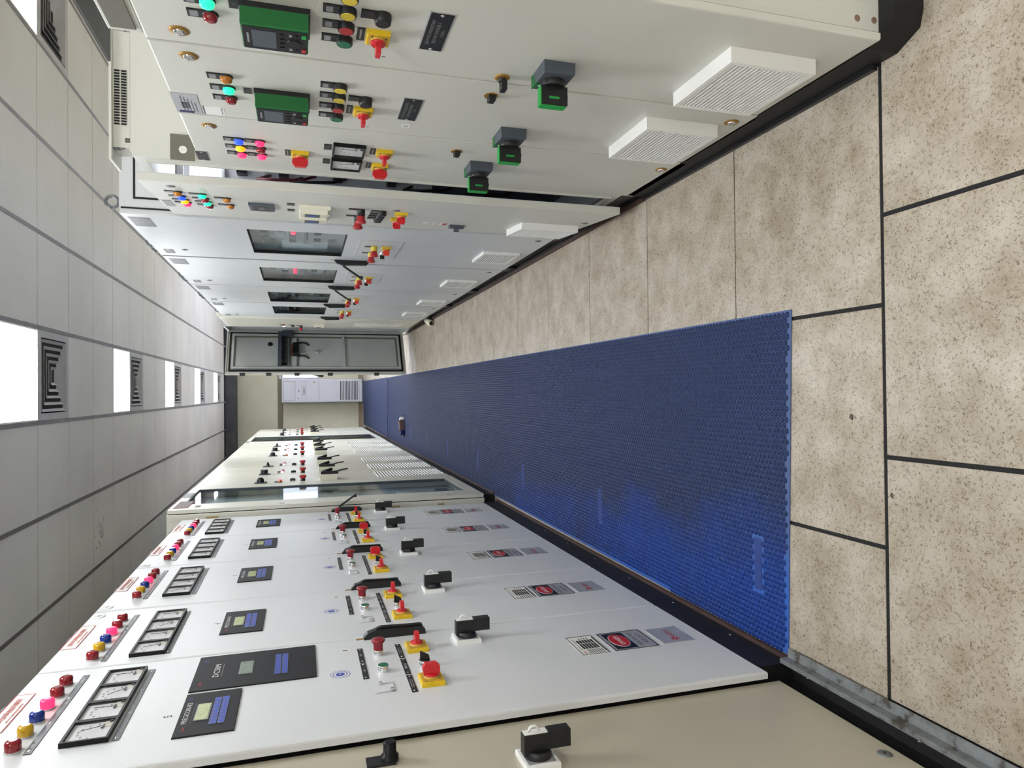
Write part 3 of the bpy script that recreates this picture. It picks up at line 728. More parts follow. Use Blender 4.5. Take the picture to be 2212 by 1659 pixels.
def marks(a, u0, u1, v, n, h, mat, seed=1, gap=.006):
    r = random.Random(seed); u = u0
    while u < u1:
        w = r.uniform(.002, .005); a.box(u, min(u+w, u1), v-h/2*r.uniform(.6, 1), v+h/2*r.uniform(.6, 1), n, n+.0003, mat); u += w+r.uniform(.0012, .003)
def topplate():
    w, h = .225, .045
    a = MB().box(-w/2, w/2, -h/2, h/2, 0, .0015, 'paper').frame((-w/2, w/2, -h/2, h/2), (-w/2+.002, w/2-.002, -h/2+.002, h/2-.002), .0015, .002, 'print_red')
    marks(a, -.085, .085, .004, .0016, .016, 'red_strip', 5); marks(a, -.06, .05, -.013, .0016, .006, 'red_strip', 8)
    return [('title_plate', a)]
def strip(w, words, h=.016, screws=(-.47, -.16, .16, .47), col='label_grey'):
    a = MB().box(-w/2, w/2, -h/2, h/2, 0, .0018, col)
    k = len(words)
    for i, t in enumerate(words):
        u = -w/2+w*(i+.5)/k
        if t == '#':
            marks(a, u-w/k*.25, u+w/k*.25, h*.18, .0018, h*.22, 'print_dim', i+3); marks(a, u-w/k*.22, u+w/k*.22, -h*.18, .0018, h*.22, 'print_dim', i+9)
        elif t: a.text(t, u, 0, .0021, h*.42, 'print_white')
    for s in screws: a.lathe(s*w, 0, [(.0032, .0018), (.002, .003)], 'chrome', 8)
    return [('label_strip', a)]
def bracket():
    a = MB().tube([(-.028, .026, .002), (-.028, -.022, .002), (-.024, -.026, .002), (.028, -.026, .002), (.028, .012, .002)], .0014, 'alu', 6)
    for u, v in ((-.022, -.018), (.024, .008)): a.lathe(u, v, [(.0055, 0), (.005, .008), (.003, .009)], 'chrome', 6, False)
    return [('wire_bracket', a)]
# ================================================================ RIGHT-HAND ROW
PAINT = 'grey_paint'
def box_part(p, name, Ya, Yb, z0, z1, n0, n1, mat, c=0):
    a, b_ = p.rect(Ya, Yb)
    return ob(name, MB().box(a, b_, z0, z1, n0, n1, mat, c=c), p.o)
LOCK = lambda p, Y, Z: comp('lock', lock, p.o, p.at(Y, Z))
def colored(fn, c): return lambda: fn(c)
# ---- three low drive panels
c1 = Panel('drive_cabinet', 'light grey drive panel nearest the viewer on the right, nameplate ending COOLER-2', 'control cabinet', 'R', .80, 1.26)
box_part(c1, 'body', 1.27, 1.705, .085, 1.70, -.62, -.024, PAINT)
box_part(c1, 'gasket', 1.275, 1.70, .10, 1.69, -.024, -.018, 'rubber')
box_part(c1, 'door', 1.262, 1.708, .088, 1.699, -.018, 0, PAINT, c=.005)
box_part(c1, 'hood', 1.255, 1.70, 1.701, 1.772, -.60, -.006, PAINT, c=.004)
a_, b_ = c1.rect(1.255, 1.68)
ob('hood_panel', MB().prism([(a_, 1.712), (b_-.02, 1.712), (b_-.02, 1.745), (b_-.04, 1.762), (a_, 1.762)], -.006, -.002, 'khaki'), c1.o)
ob('roof_sheet', MB().prism([(c1.u(2.11), -.112), (c1.u(1.2), -.112), (c1.u(1.2), -.7), (c1.u(2.11), -.7)], 1.862, 1.870, 'dark_sheet', 'v').box(c1.u(1.66), c1.u(1.3), 1.772, 1.862, -.6, -.2, 'dark_sheet'), c1.o)
for q, (x, z) in enumerate(((.848, .146), (.850, .098))):
    ob('rust_spot', MB().lathe(0, 0, [(.008, 0), (.0075, .0012)], 'rust', 14), c1.o, (c1.u(1.27), z, .80-x), (0, math.pi/2, 0))
LOCK(c1, 1.652, 1.622)
for Y, l in ((1.44, 'lens_orange'), (1.507, 'lit_green'), (1.562, 'lens_red')): comp('lr'+l, colored(lampR, l), c1.o, c1.at(Y, 1.548))
comp('sl1', lambda: nameplate(.034, .020, ['#'], screws=False), c1.o, c1.at(1.505, 1.497))
comp('drive', drive_pad, c1.o, c1.at(1.532, 1.418))
for Y, l in ((1.407, 'btn_yellow'), (1.467, 'btn_yellow'), (1.528, 'btn_red'), (1.588, 'btn_green')): comp('br'+l, colored(btnR, l), c1.o, c1.at(Y, 1.272))
comp('kb', knob_black, c1.o, c1.at(1.468, 1.200))
comp('cs_v', lambda: camswitch((.054, .052), 'u', True), c1.o, c1.at(1.556, 1.201))
comp('np1', lambda: nameplate(.158, .050, ['22KW VFD FOR ROTARY', 'BED ASH COOLER-2', '3U3R3']), c1.o, c1.at(1.505, 1.078))
comp('lockwing', lockwing, c1.o, c1.at(1.677, .876))
comp('isoR', isolatorR, c1.o, c1.at(1.606, .765))
comp('filtA', lambda: fan_filter(.262, .238, .037, 19, False), c1.o, c1.at(1.509, .288))
c2 = Panel('drive_cabinet', 'light grey drive panel with white rating label, nameplate ending COOLER-1', 'control cabinet', 'R', .80, 1.712)
box_part(c2, 'body', 1.716, 2.135, .085, 1.70, -.62, -.024, PAINT)
box_part(c2, 'gasket', 1.72, 2.13, .10, 1.69, -.024, -.018, 'rubber')
box_part(c2, 'door', 1.713, 2.137, .072, 1.699, -.018, 0, PAINT, c=.005)
for Y, Z in ((1.770, 1.620), (1.774, .133)): LOCK(c2, Y, Z)
for Y, l in ((1.860, 'lens_orange'), (1.926, 'lit_green'), (1.990, 'lens_red')): comp('lr'+l, colored(lampR, l), c2.o, c2.at(Y, 1.546))
comp('sl1', None, c2.o, c2.at(1.930, 1.50))
comp('drive', None, c2.o, c2.at(1.955, 1.414))
for Y, l in ((1.836, 'btn_yellow'), (1.898, 'btn_yellow'), (1.966, 'btn_red'), (2.033, 'btn_green')): comp('br'+l, colored(btnR, l), c2.o, c2.at(Y, 1.268))
comp('kb', None, c2.o, c2.at(1.902, 1.198))
comp('cs_v', None, c2.o, c2.at(1.981, 1.198))
comp('np2', lambda: nameplate(.147, .050, ['45KW VFD FOR ROTARY', 'BED ASH COOLER-1', '3U7R']), c2.o, c2.at(1.939, 1.071))
comp('tagw', lambda: [('small_tag', MB().box(-.012, .012, -.013, .013, 0, .0008, 'paper').box(-.001, .002, -.008, .008, .0008, .001, 'print_black'))], c2.o, c2.at(2.062, 1.066))
def ratingR():
    a = MB().box(-.068, .068, -.033, .033, 0, .0015, 'alu')
    for i in range(5): marks(a, -.05, .055-.01*i, .010-.008*i, .0015, .0035, 'slate', 20+i)
    a.box(-.062, -.048, -.012, .026, .0015, .0018, 'tool_blue').box(-.03, .012, -.006, .014, .0015, .0018, 'label_grey')
    return [('rating_plate', a)]
comp('ratR', ratingR, c2.o, c2.at(2.062, 1.666))
def barelabel():
    a = MB().box(-.029, .029, -.028, .028, 0, .0008, 'paper').box(-.029, .029, .023, .027, .0008, .001, 'label_grey')
    marks(a, -.024, .022, -.022, .0008, .004, 'label_grey', 31)
    return [('paper_label', a)]
comp('blab', barelabel, c2.o, c2.at(2.094, 1.601))
comp('lockdk', lambda: [('lock', MB().lathe(0, 0, [(.019, 0), (.019, .002)], 'gold', 20).box(-.013, .013, -.010, .008, .002, .018, 'black_plastic', c=.002))], c2.o, c2.at(1.788, .875))
comp('isoR', None, c2.o, c2.at(2.040, .748))
comp('filtA', None, c2.o, c2.at(1.934, .280))
c3 = Panel('drive_cabinet', 'light grey drive panel with two white meters and lit indicator lamps', 'control cabinet', 'R', .80, 2.141)
box_part(c3, 'body', 2.145, 2.572, .085, 1.70, -.62, -.024, PAINT)
box_part(c3, 'gasket', 2.15, 2.568, .10, 1.69, -.024, -.018, 'rubber')
box_part(c3, 'door', 2.141, 2.572, .052, 1.699, -.018, 0, PAINT, c=.006)
for Y, Z in ((2.216, 1.628), (2.226, .117)): LOCK(c3, Y, Z)
comp('lockdk', None, c3.o, c3.at(2.236, .872))
for Y, l, l2 in ((2.310, 'lit_blue', 'lit_red'), (2.374, 'lit_yellow', 'lens_red'), (2.438, 'lit_red', 'lit_red')):
    comp('lr'+l, colored(lampR, l), c3.o, c3.at(Y, 1.553)); comp('lr'+l2, colored(lampR, l2), c3.o, c3.at(Y, 1.491))
comp('np3', lambda: nameplate(.084, .034, ['#', '#'], screws=True), c3.o, c3.at(2.499, 1.681))
comp('mush', mushroom_sw, c3.o, c3.at(2.394, 1.369))
comp('mR', lambda: meter(.108, .102, 1, 3), c3.o, c3.at(2.313, 1.216)); comp('mR2', lambda: meter(.106, .102, 1, 9), c3.o, c3.at(2.455, 1.216))
for Y in (2.305, 2.448): comp('sl2', lambda: nameplate(.045, .018, ['#'], screws=False, rim='label_black'), c3.o, c3.at(Y, 1.283))
comp('cs_v', None, c3.o, c3.at(2.308, 1.101)); comp('mush', None, c3.o, c3.at(2.452, 1.101))
comp('isoR', None, c3.o, c3.at(2.361, .766))

# ---- open cabinet with lit interior
c4 = Panel('open_cabinet', 'grey cabinet on the right with its door ajar and lit white interior', 'control cabinet', 'R', .80, 2.578)
a_, b_ = c4.rect(2.578, 3.365)
ob('shell', MB().box(b_-.018, b_, .10, 1.914, -.65, -.020, PAINT).box(a_, a_+.018, .10, 1.914, -.65, -.020, PAINT).box(a_+.018, b_-.018, 1.885, 1.914, -.645, -.020, PAINT).box(a_+.018, b_-.018, .10, .115, -.645, -.02, 'steel_dull').box(a_, b_, .10, 1.914, -.665, -.651, PAINT), c4.o)
ob('lining', MB().box(a_+.018, a_+.022, .75, 1.885, -.645, -.04, 'interior_white').box(a_+.022, b_-.02, .75, 1.885, -.645, -.640, 'interior_white').box(a_+.018, a_+.022, .115, .75, -.645, -.04, 'slate').box(a_+.022, b_-.02, .115, .75, -.645, -.640, 'slate').box(b_-.022, b_-.018, .115, 1.885, -.645, -.04, 'interior_grey'), c4.o)
ob('door_frame', MB().frame((a_, b_, .10, 1.907), (a_+.03, b_-.045, .13, 1.872), -.020, -.004, PAINT).box(b_-.045, b_-.035, .13, 1.872, -.012, .002, PAINT), c4.o)
ob('lamp_fitting', MB().box(a_+.03, a_+.09, 1.855, 1.883, -.60, -.06, 'interior_white').box(a_+.03, a_+.075, 1.832, 1.86, -.58, -.08, 'interior_white'), c4.o)
ob('lamp_tube', MB().tube([(a_+.065, 1.815, -.57), (a_+.065, 1.815, -.09)], .014, 'tube_light', 10), c4.o)
for z in (1.62, 1.44, 1.20, .95): ob('cable_clip', MB().box(a_+.022, a_+.075, z-.022, z+.022, -.235, -.19, 'black_plastic', c=.004), c4.o)
for z in (1.70, 1.52): ob('seam_rail', MB().box(a_+.022, a_+.03, z-.006, z+.006, -.64, -.05, 'interior_grey'), c4.o)
ob('wiring_duct', MB().box(a_+.022, a_+.10, .55, 1.36, -.40, -.33, 'slate').box(a_+.022, a_+.09, .20, 1.30, -.30, -.26, 'black_plastic'), c4.o)
for z in (1.24, 1.08, .92, .78): ob('contactor', MB().box(a_+.03, a_+.14, z-.05, z+.05, -.34, -.25, 'black_plastic', c=.006).box(a_+.05, a_+.12, z-.02, z+.02, -.25, -.235, 'slate'), c4.o)
for z, m_ in ((1.36, 'cable_black'), (.85, 'cable_black'), (.55, 'cable_black'), (1.50, 'cable_red')):
    ob('cable', MB().tube([(a_+.03, z, -.20), (a_+.10, z+.05, -.16), (a_+.14, z-.03, -.15), (a_+.10, z-.14, -.17), (a_+.04, z-.20, -.21)], .007, m_), c4.o)
ob('foot_bracket', MB().box(a_+.03, b_-.05, .115, .135, -.16, -.03, 'alu'), c4.o)
rv = MB().box(b_-.10, b_-.002, 1.915, 1.968, -.42, -.03, PAINT).box(b_-.13, b_+.010, 1.968, 1.976, -.46, .015, PAINT)
for i in range(20):
    n_ = -.108-.0094*i
    for z in (1.925, 1.946): rv.box(b_-.002, b_+.0002, z, z+.016, n_-.0032, n_+.0020, 'rubber')
ob('roof_vent', rv, c4.o)
comp('eye', eyebolt, c4.o, (b_-.01, 1.912, -.055))
kp = MB().box(b_, b_+.003, 1.715, 1.792, -.09, -.002, 'khaki')
ob('gland_plate', kp, c4.o)
ob('grommet', MB().lathe(0, 0, [(.013, 0), (.013, .002)], 'paper', 18), c4.o, (b_+.003, 1.752, -.038), (0, math.pi/2, 0))
d4 = ob('door', MB().box(0, .712, .088, 1.905, -.026, 0, PAINT, c=.003).box(0, .712, .088, 1.905, -.03, -.026, 'interior_grey'), c4.o, (c4.u(3.335), 0, 0), (0, -math.radians(5.03), 0))
def D4(key, fn, u, v, n=0): return comp(key, fn, d4, (u, v, n), flat=True)
D4('lockdk2', lockdark, .640, 1.812)
for u, l in ((.542, 'lens_orange'), (.454, 'lit_blue'), (.379, 'lit_yellow'), (.315, 'lit_red')): D4('lr'+l, colored(lampR, l), u, 1.803)
for u, l in ((.523, 'lit_green'), (.438, 'lens_red'), (.363, 'lit_green'), (.293, 'lens_red')): D4('lr'+l, colored(lampR, l), u, 1.723)
for u in (.472, .326): D4('lrlens_orange', colored(lampR, 'lens_orange'), u, 1.641)
D4('np4', lambda: nameplate(.13, .032, ['#', '#'], back='label_grey', screws=False), .275, 1.878)
D4('dspR', lambda: [('digital_display', MB().box(-.067, .067, -.048, .048, 0, .012, 'slate', c=.002).box(-.055, .055, -.035, .035, .012, .0125, 'black_gloss').box(-.03, .03, -.01, .012, .0125, .0128, 'label_grey'))], .348, 1.520)
for u in (.433, .294): D4('sl2', lambda: nameplate(.045, .024, ['#'], screws=False, rim='label_black'), u, 1.406)
def mcb():
    a = MB().box(-.060, .060, -.062, .062, 0, .016, 'ivory_plastic', c=.004).prism([(-.054, .016), (.054, .016), (.040, .032), (-.044, .032)], -.05, .055, 'ivory_plastic', 'v').box(-.040, .036, -.02, .040, .032, .033, 'slate').box(-.03, .02, .0, .022, .033, .0335, 'print_blue')
    return [('breaker_handle', a)]
D4('mcb', mcb, .375, 1.312); D4('mcb', mcb, .215, 1.312)
def estopR(stem='black_plastic'):
    a = MB().box(-.016, .016, -.002, .05, 0, .003, 'label_black').lathe(0, 0, [(.017, 0), (.017, .028)], stem)
    b = MB().lathe(0, 0, [(.015, .028), (.017, .042), (.0215, .05), (.0215, .055), (.014, .059)], 'btn_red')
    return [('emergency_stop', a), ('mushroom_head', b)]
D4('est', estopR, .418, 1.128); D4('est', estopR, .252, 1.128)
for u in (.408, .345, .285, .226): D4('kb', knob_black, u, 1.040)
D4('cs_v2', lambda: camswitch((.056, .052), 'v', False), .380, .957); D4('cs_v2', None, .236, .957)
D4('lockdk2', lockdark, .45, .985)
D4('redlab', lambda: [('warning_label', MB().box(-.03, .03, -.06, .06, 0, .0008, 'paper').text('DANGER', 0, .03, .001, .016, 'print_red', .05).text('415V', 0, -.005, .001, .016, 'print_red', .045).box(-.025, .025, -.05, -.03, .0008, .001, 'print_red'))], .170, .765)
D4('latchR', lambda: [('latch', MB().box(-.02, .02, -.035, .035, 0, .014, 'slate', c=.003).box(-.006, .006, -.012, .012, .014, .03, 'slate'))], .150, .665)
D4('filtB', lambda: fan_filter(.25, .275, .030, 20, True), .235, .268)
D4('lockdk2', None, .449, .136)

# ---- four cabinets with glazed doors
GC = 'grey_paint_cool'
def window_unit(idx, Ya, Yb, wY, hY, pY, label, opened, seed):
    p = Panel('glazed_cabinet', label, 'control cabinet', 'R', .80, Ya, 'grey cabinets with a window in the door')
    a, b_ = p.rect(Ya+.012, Yb-.012); w0, w1 = p.rect(*wY)
    H = 2.13
    # carcass as panels so the window looks into a real space
    ob('body', MB().box(a, a+.02, .10, H, -.6, -.028, GC).box(b_-.02, b_, .10, H, -.6, -.028, GC).box(a+.02, b_-.02, H-.02, H, -.59, -.028, GC).box(a+.02, b_-.02, .10, .12, -.59, -.028, GC).box(a, b_, .10, H, -.62, -.6005, GC), p.o)
    ob('gasket', MB().frame((a-.006, b_+.006, .105, H-.008), (a+.02, b_-.02, .13, H-.03), -.028, -.022, 'rubber'), p.o)
    r_ = random.Random(seed)
    inner = MB().box(a+.021, b_-.021, .9, 1.75, -.065, -.06, 'diffuser_white' if idx < 2 else 'khaki')
    ob('mounting_plate', inner, p.o)
    gear = MB(); wa = max(a+.03, w0-.2)
    for k in range(6):
        u = w0+(w1-w0)*(.08+.15*k); 
        for z in (1.55, 1.47, 1.41, 1.28, 1.2):
            if r_.random() < .55: gear.box(u, u+.05, z-.018, z+.018, -.06, -.06+r_.uniform(.008, .025), r_.choice(['slate', 'black_plastic', 'interior_grey', 'label_grey', 'black_plastic']), c=.002)
    gear.box(w0, w1, 1.340, 1.352, -.06, -.045, 'slate')
    if idx == 0: gear.box(wa, w0+.10, 1.22, 1.47, -.06, -.04, 'interior_white', c=.003).box(wa, w0+.12, 1.50, 1.56, -.06, -.04, 'slate').box(w0+.16, w1, 1.33, 1.335, -.06, -.05, 'black_plastic')
    if idx == 1: gear.box(wa, w1, 1.18, 1.20, -.06, -.04, 'black_plastic').box(wa, w1, 1.215, 1.225, -.06, -.04, 'slate')
    if idx > 1: gear.box(wa, w1, 1.545, 1.575, -.06, -.03, 'slate').box(wa, w1, 1.48, 1.54, -.06, -.03, 'black_plastic').box(wa, w1, 1.42, 1.435, -.06, -.04, 'slate')
    ob('switchgear', gear, p.o)
    for q in range(3 if idx == 1 else (1 if idx == 0 else 0)):
        ob('status_lamp', MB().lathe(0, 0, [(.012, 0), (.012, .018), (.007, .022)], 'lit_red', 12), p.o, (w1-.20-.085*q, 1.405, -.05))
    d = ob('door', MB().frame((a, b_, .09, H-.002), (w0, w1, 1.14, 1.62), -.022, 0, GC).frame((w0, w1, 1.14, 1.62), (w0+.004, w1-.004, 1.144, 1.616), -.024, -.002, 'rubber'), p.o)
    ob('pane', MB().box(w0+.004, w1-.004, 1.144, 1.616, -.014, -.010, 'glass'), p.o)
    u0, u1 = p.rect(pY, pY+.43)
    ob('switch_plate', MB().box(u0, u1, .842, 1.07, 0, .0022, GC, c=.001).frame((u0, u1, .842, 1.07), (u0+.002, u1-.002, .844, 1.068), .0022, .0032, 'alu'), p.o)
    for q in (0, 1):
        comp('estY', lambda: estopR('btn_yellow'), p.o, p.at(pY+.155+.17*q, .985))
    comp('csO', lambda: camswitch((.054, .05), 'v', False, 'orange_red'), p.o, p.at(pY+.17, .918))
    comp('kbs', lambda: [('selector_knob', MB().lathe(0, 0, [(.013, 0), (.013, .02)], 'chrome', 14).box(-.004, .004, -.012, .012, .02, .04, 'black_plastic'))], p.o, p.at(pY+.30, .925))
    for q in (0, 1): comp('slb', lambda: [('label', MB().box(-.018, .018, -.010, .010, 0, .0015, 'label_black').box(-.010, .010, -.003, .003, .0015, .0018, 'print_dim'))], p.o, p.at(pY+.17+.12*q, .872))
    comp('hL%d' % opened, lambda: handleL(opened), p.o, p.at(hY, 1.075))
    comp('filtC', lambda: fan_filter(.275, .215, .016, 14, True), p.o, p.at(pY+.27, .265))
    for q, (w, yy) in enumerate(((.165, Ya+.16), (.10, Yb-.14))): comp('ratS%d' % q, lambda: nameplate(w, .085 if q == 0 else .045, ['#', '#', '#'][:3-q], back='label_grey', screws=True), p.o, p.at(yy, 2.066))
    comp('lockdk2f', lockdark, p.o, p.at(Yb-.20, 1.98)); comp('lockdk2f', None, p.o, p.at(Ya+.09, .16))
    comp('eye', None, p.o, (b_-.05, H, -.06)); comp('eye', None, p.o, (a+.05, H, -.06))
    return p
c5 = window_unit(0, 3.375, 4.355, (3.565, 4.155), 4.262, 3.66, 'grey cabinet with windowed door beside the open cabinet, handle lever swung out', True, 3)
window_unit(1, 4.365, 5.432, (4.618, 5.175), 5.305, 4.68, 'grey windowed cabinet showing three red lamps behind its glass', True, 5)
window_unit(2, 5.442, 6.408, (5.722, 6.32), 6.38, 5.785, 'grey windowed cabinet with closed handle, third of the glazed ones on the right', False, 8)
window_unit(3, 6.413, 7.58, (6.655, 7.255), 7.455, 6.725, 'grey windowed cabinet farthest along the right, beside the far open cabinet', False, 11)
u_ = c5.u(3.387)
ob('side_gasket', MB().box(u_, u_+.004, 2.066, 2.074, -.40, -.075, 'rubber').box(u_, u_+.004, 1.5, 2.074, -.075, -.067, 'rubber').box(u_, u_+.0015, 1.5, 2.066, -.40, -.075, GC), c5.o)

# ---- far cabinets on the right: one shut, one with its door open across the aisle
c9 = Panel('feeder_cabinet', 'narrow grey cabinet with a perforated lower grille near the far open door', 'control cabinet', 'R', .79, 7.62)
box_part(c9, 'body', 7.63, 8.55, .08, 2.2, -.6, -.03, 'ivory_paint')
box_part(c9, 'door', 7.63, 8.55, .10, 2.18, -.026, 0, 'ivory_paint', c=.01)
comp('lrlit_white', colored(lampR, 'lit_white'), c9.o, c9.at(8.39, 1.56)); comp('lrlens_red', colored(lampR, 'lens_red'), c9.o, c9.at(8.28, 1.56)); comp('kb', None, c9.o, c9.at(8.32, 1.46)); comp('est', estopR, c9.o, c9.at(8.36, 1.37))
comp('mcb', mcb, c9.o, c9.at(8.25, 1.17))
gr = MB(); u0, u1 = c9.rect(7.95, 8.35)
for i in range(22):
    for j in range(5): gr.box(u0+j*.08, u0+j*.08+.055, .24+i*.025, .252+i*.025, 0, .005, 'filter_white')
stuff(ob('perforated_grille', gr, c9.o))
c10 = Panel('distribution_cabinet', 'slate grey cabinet at the far right, its door swung open across the aisle', 'control cabinet', 'R', .79, 8.58)
a_, b_ = c10.rect(8.60, 9.30)
ob('shell', MB().box(b_-.02, b_, .08, 2.24, -.5, 0, 'interior_grey').box(a_, a_+.02, .08, 2.24, -.5, 0, 'interior_grey').box(a_+.02, b_-.02, 2.22, 2.24, -.49, 0, 'interior_grey').box(a_+.02, b_-.02, .08, .10, -.49, 0, 'interior_grey').box(a_, b_, .08, 2.24, -.52, -.501, 'slate'), c10.o)
ob('busbar_cover', MB().box(a_+.05, b_-.05, .3, 2.1, -.3, -.28, 'slate').box(a_+.1, b_-.1, 1.2, 1.7, -.28, -.2, 'black_plastic'), c10.o)
dd = ob('door', MB().box(0, .645, .072, 2.245, -.004, .028, 'ivory_paint').frame((0, .645, .072, 2.245), (.012, .633, .084, 2.233), -.030, -.004, 'interior_grey').frame((.030, .615, .105, 2.212), (.050, .595, .125, 2.192), -.018, -.004, 'rubber').frame((.060, .585, .135, 2.182), (.085, .560, .160, 2.158), -.034, -.004, 'interior_grey').frame((.085, .560, .160, 2.158), (.100, .545, .180, 2.140), -.022, -.004, 'khaki').quad(.1, .545, .18, 2.14, -.0045, 'interior_grey'), c10.o, (c10.u(9.27), 0, 0), (0, -math.radians(57.8), 0))
ob('stiffener', MB().box(.085, .56, .832, .862, -.040, -.004, 'interior_grey'), dd)
ob('wiring_duct', MB().box(.05, .56, 1.600, 1.645, -.075, -.004, 'slate').box(.04, .11, 1.46, 1.60, -.085, -.004, 'slate'), dd)
for i in range(11): ob('terminal', MB().box(.125+.037*i, .155+.037*i, 1.532, 1.595, -.075, -.005, 'black_plastic', c=.003).box(.132+.037*i, .148+.037*i, 1.545, 1.552, -.0765, -.075, 'print_dim'), dd)
for z in (1.50, 1.412): ob('rail', MB().box(.10, .545, z-.012, z+.012, -.018, -.005, 'steel_dull'), dd)
for i in range(4): ob('relay', MB().box(.225+.042*i, .262+.042*i, 1.395, 1.47, -.085, -.006, 'black_plastic', c=.004).box(.23+.042*i, .257+.042*i, 1.472, 1.486, -.05, -.006, 'copper'), dd)
for s in (.20, .40): ob('wire_bundle', MB().tube([(s, 1.41, -.03), (s+.01, 1.36, -.06), (s, 1.31, -.03), (s+.02, 1.27, -.01)], .010, 'cable_black'), dd)
ob('earth_wire', MB().tube([(.36, 1.40, -.02), (.36, 1.33, -.04), (.33, 1.25, -.03), (.318, 1.19, -.015)], .006, 'cable_white'), dd)
ob('round_lock', MB().lathe(0, 0, [(.028, 0), (.028, .02), (.02, .028)], 'alu', 18), dd, (.318, 1.175, -.005), (0, math.pi, 0))
ob('knockout', MB().lathe(0, 0, [(.032, 0), (.03, .004)], 'rubber', 20), dd, (.20, 1.738, -.005), (0, math.pi, 0))
for z in (2.05, 1.75, 1.42, 1.02, .45): ob('hinge', MB().box(.642, .66, z-.03, z+.03, -.02, .03, 'black_plastic', c=.004), dd)
ob('handle', MB().prism([(1.29, .03), (1.13, .10), (1.10, .09), (1.25, .028)], .60, .63, 'black_plastic', 'u'), dd)
tag(ob('paper_roll', MB().tube([(.74, 7.33, .035), (.79, 7.55, .035)], .034, 'ivory_plastic', 14).tube([(.735, 7.31, .035), (.742, 7.335, .035)], .02, 'cable_black', 10)), 'small rolled bundle lying on the floor by the right-hand plinth', 'roll')
# ================================================================ LEFT-HAND ROW: white rectifier controllers
def white_unit(Ya, Yb, zb, Yh, label, last, num, nearest=False, openh=False, sw=('u', 'u')):
    p = Panel('rectifier_cabinet', label, 'control cabinet', 'L', -.80, Ya, 'white rectifier control panels')
    box_part(p, 'body', 1.725 if nearest else Ya+.006, Yb-.006, .12, 2.09, -.60, -.026, 'white_paint')
    box_part(p, 'gasket', Ya+.012, Yb-.012, .13, 2.085, -.026, -.020, 'rubber')
    box_part(p, 'door', Ya+.0015, Yb-.0015, zb, 2.105, -.020, 0, 'white_paint', c=.006)
    dz = -.016 if num == 4 else 0
    l0 = 1.824 if nearest else Yh-.505
    for i, l in enumerate(('lens_red', 'lens_yellow', 'lens_blue', 'lit_red', 'lens_red', 'lens_red')):
        comp('ll'+l, colored(lampL, l), p.o, p.at(l0+.0738*i, 1.996+dz))
    mid = l0+.2
    comp('lst', lambda: strip(.452, ['OFF', '', '', 'ON', '', 'FAULT']), p.o, p.at(mid, 1.961+dz))
    for i in range(4): comp('mL%d' % i, lambda: meter(.1085, .100, 0, 40+i*3), p.o, p.at(mid-.165+.1095*i, 1.852+dz*1.5))
    comp('lst2', lambda: strip(.428, ['#', '#', '#', '#']), p.o, p.at(mid-.003, 1.788+dz))
    comp('topp', topplate, p.o, p.at(mid+(.02 if nearest else .03), 2.079))
    if nearest:
        comp('hmi0s', lambda: hmi(0, merged=False), p.o, p.at(1.892, 1.596))
        comp('hmi1s', lambda: hmi(1, merged=False), p.o, p.at(2.156, 1.499))
        comp('stk', sticker, p.o, p.at(2.028, 1.269))
        comp('num5', lambda: [('number', MB().text('5', 0, 0, .0004, .020, 'print_black'))], p.o, p.at(1.90, 1.692))
    else:
        comp('hmi0', lambda: hmi(0), p.o, p.at(Yh-.282, 1.568))
        comp('stk', sticker, p.o, p.at(Yh-.262, 1.269 if num > 3 else 1.25))
        comp('num%d' % num, lambda: [('number', MB().text(str(num), 0, 0, .0004, .020, 'print_black'))], p.o, p.at(Yh-.275, 1.655))
    # push-button group
    comp('lb1', lambda: strip(.115, ['OFF'], screws=(-.42, .42), col='label_black'), p.o, p.at(Yh-.144, 1.201)); comp('lb2', lambda: strip(.115, ['ON'], screws=(-.42, .42), col='label_black'), p.o, p.at(Yh-.266, 1.201))
    comp('estL', estopL, p.o, p.at(Yh-.150, 1.150)); comp('grL', greenL, p.o, p.at(Yh-.280, 1.150)); comp('brk', bracket, p.o, p.at(Yh-.398, 1.160))
    comp('lb3', lambda: strip(.115, ['#'], screws=(-.42, .42), col='label_black'), p.o, p.at(Yh-.143, 1.084)); comp('lb4', lambda: strip(.115, ['REM / LO'], screws=(-.42, .42), col='label_black'), p.o, p.at(Yh-.268, 1.084)); comp('lb3', None, p.o, p.at(Yh-.392, 1.084))
    comp('ks'+sw[0], lambda: keyswitch_left(sw[0]), p.o, p.at(Yh-.134, 1.030)); comp('selL', selL, p.o, p.at(Yh-.280, 1.030)); comp('ks'+sw[1], lambda: keyswitch_left(sw[1]), p.o, p.at(Yh-.392, 1.030))
    comp('tg5', lambda: [('small_tag', MB().box(-.014, .014, -.014, .014, 0, .0006, 'paper').box(-.004, .002, -.008, .008, .0006, .0008, 'print_black'))], p.o, p.at(Yh-.085, 1.245))
    comp('hLL%d' % openh, lambda: handleL(openh), p.o, p.at(Yh, 1.081))
    comp('isoL', isolatorL, p.o, p.at(Yh-.113, .865))
    py = 2.015 if nearest else Yh-.266
    comp('rat', ratingL, p.o, p.at(py, .516 if nearest else .545)); comp('dng', danger, p.o, p.at(py, .378 if nearest else .415)); comp('ador', adorplate, p.o, p.at(py, .226 if nearest else .265))
    if num in (4, 3, 2): comp('lockw', lambda: [('lock', MB().lathe(0, 0, [(.021, 0), (.021, .002), (.018, .0025)], 'filter_white', 22).box(-.001, .001, -.012, .012, .0025, .0032, 'label_grey').box(-.01, .01, -.001, .001, .0025, .0032, 'label_grey'))], p.o, p.at(Yb-.06 if num == 4 else Ya+.045, 2.075))
    for dy in (.10, .17): comp('eyes', lambda: eyebolt(.020), p.o, p.at(Ya+(Yb-Ya)/2+dy, 2.09, -.05))
    return p
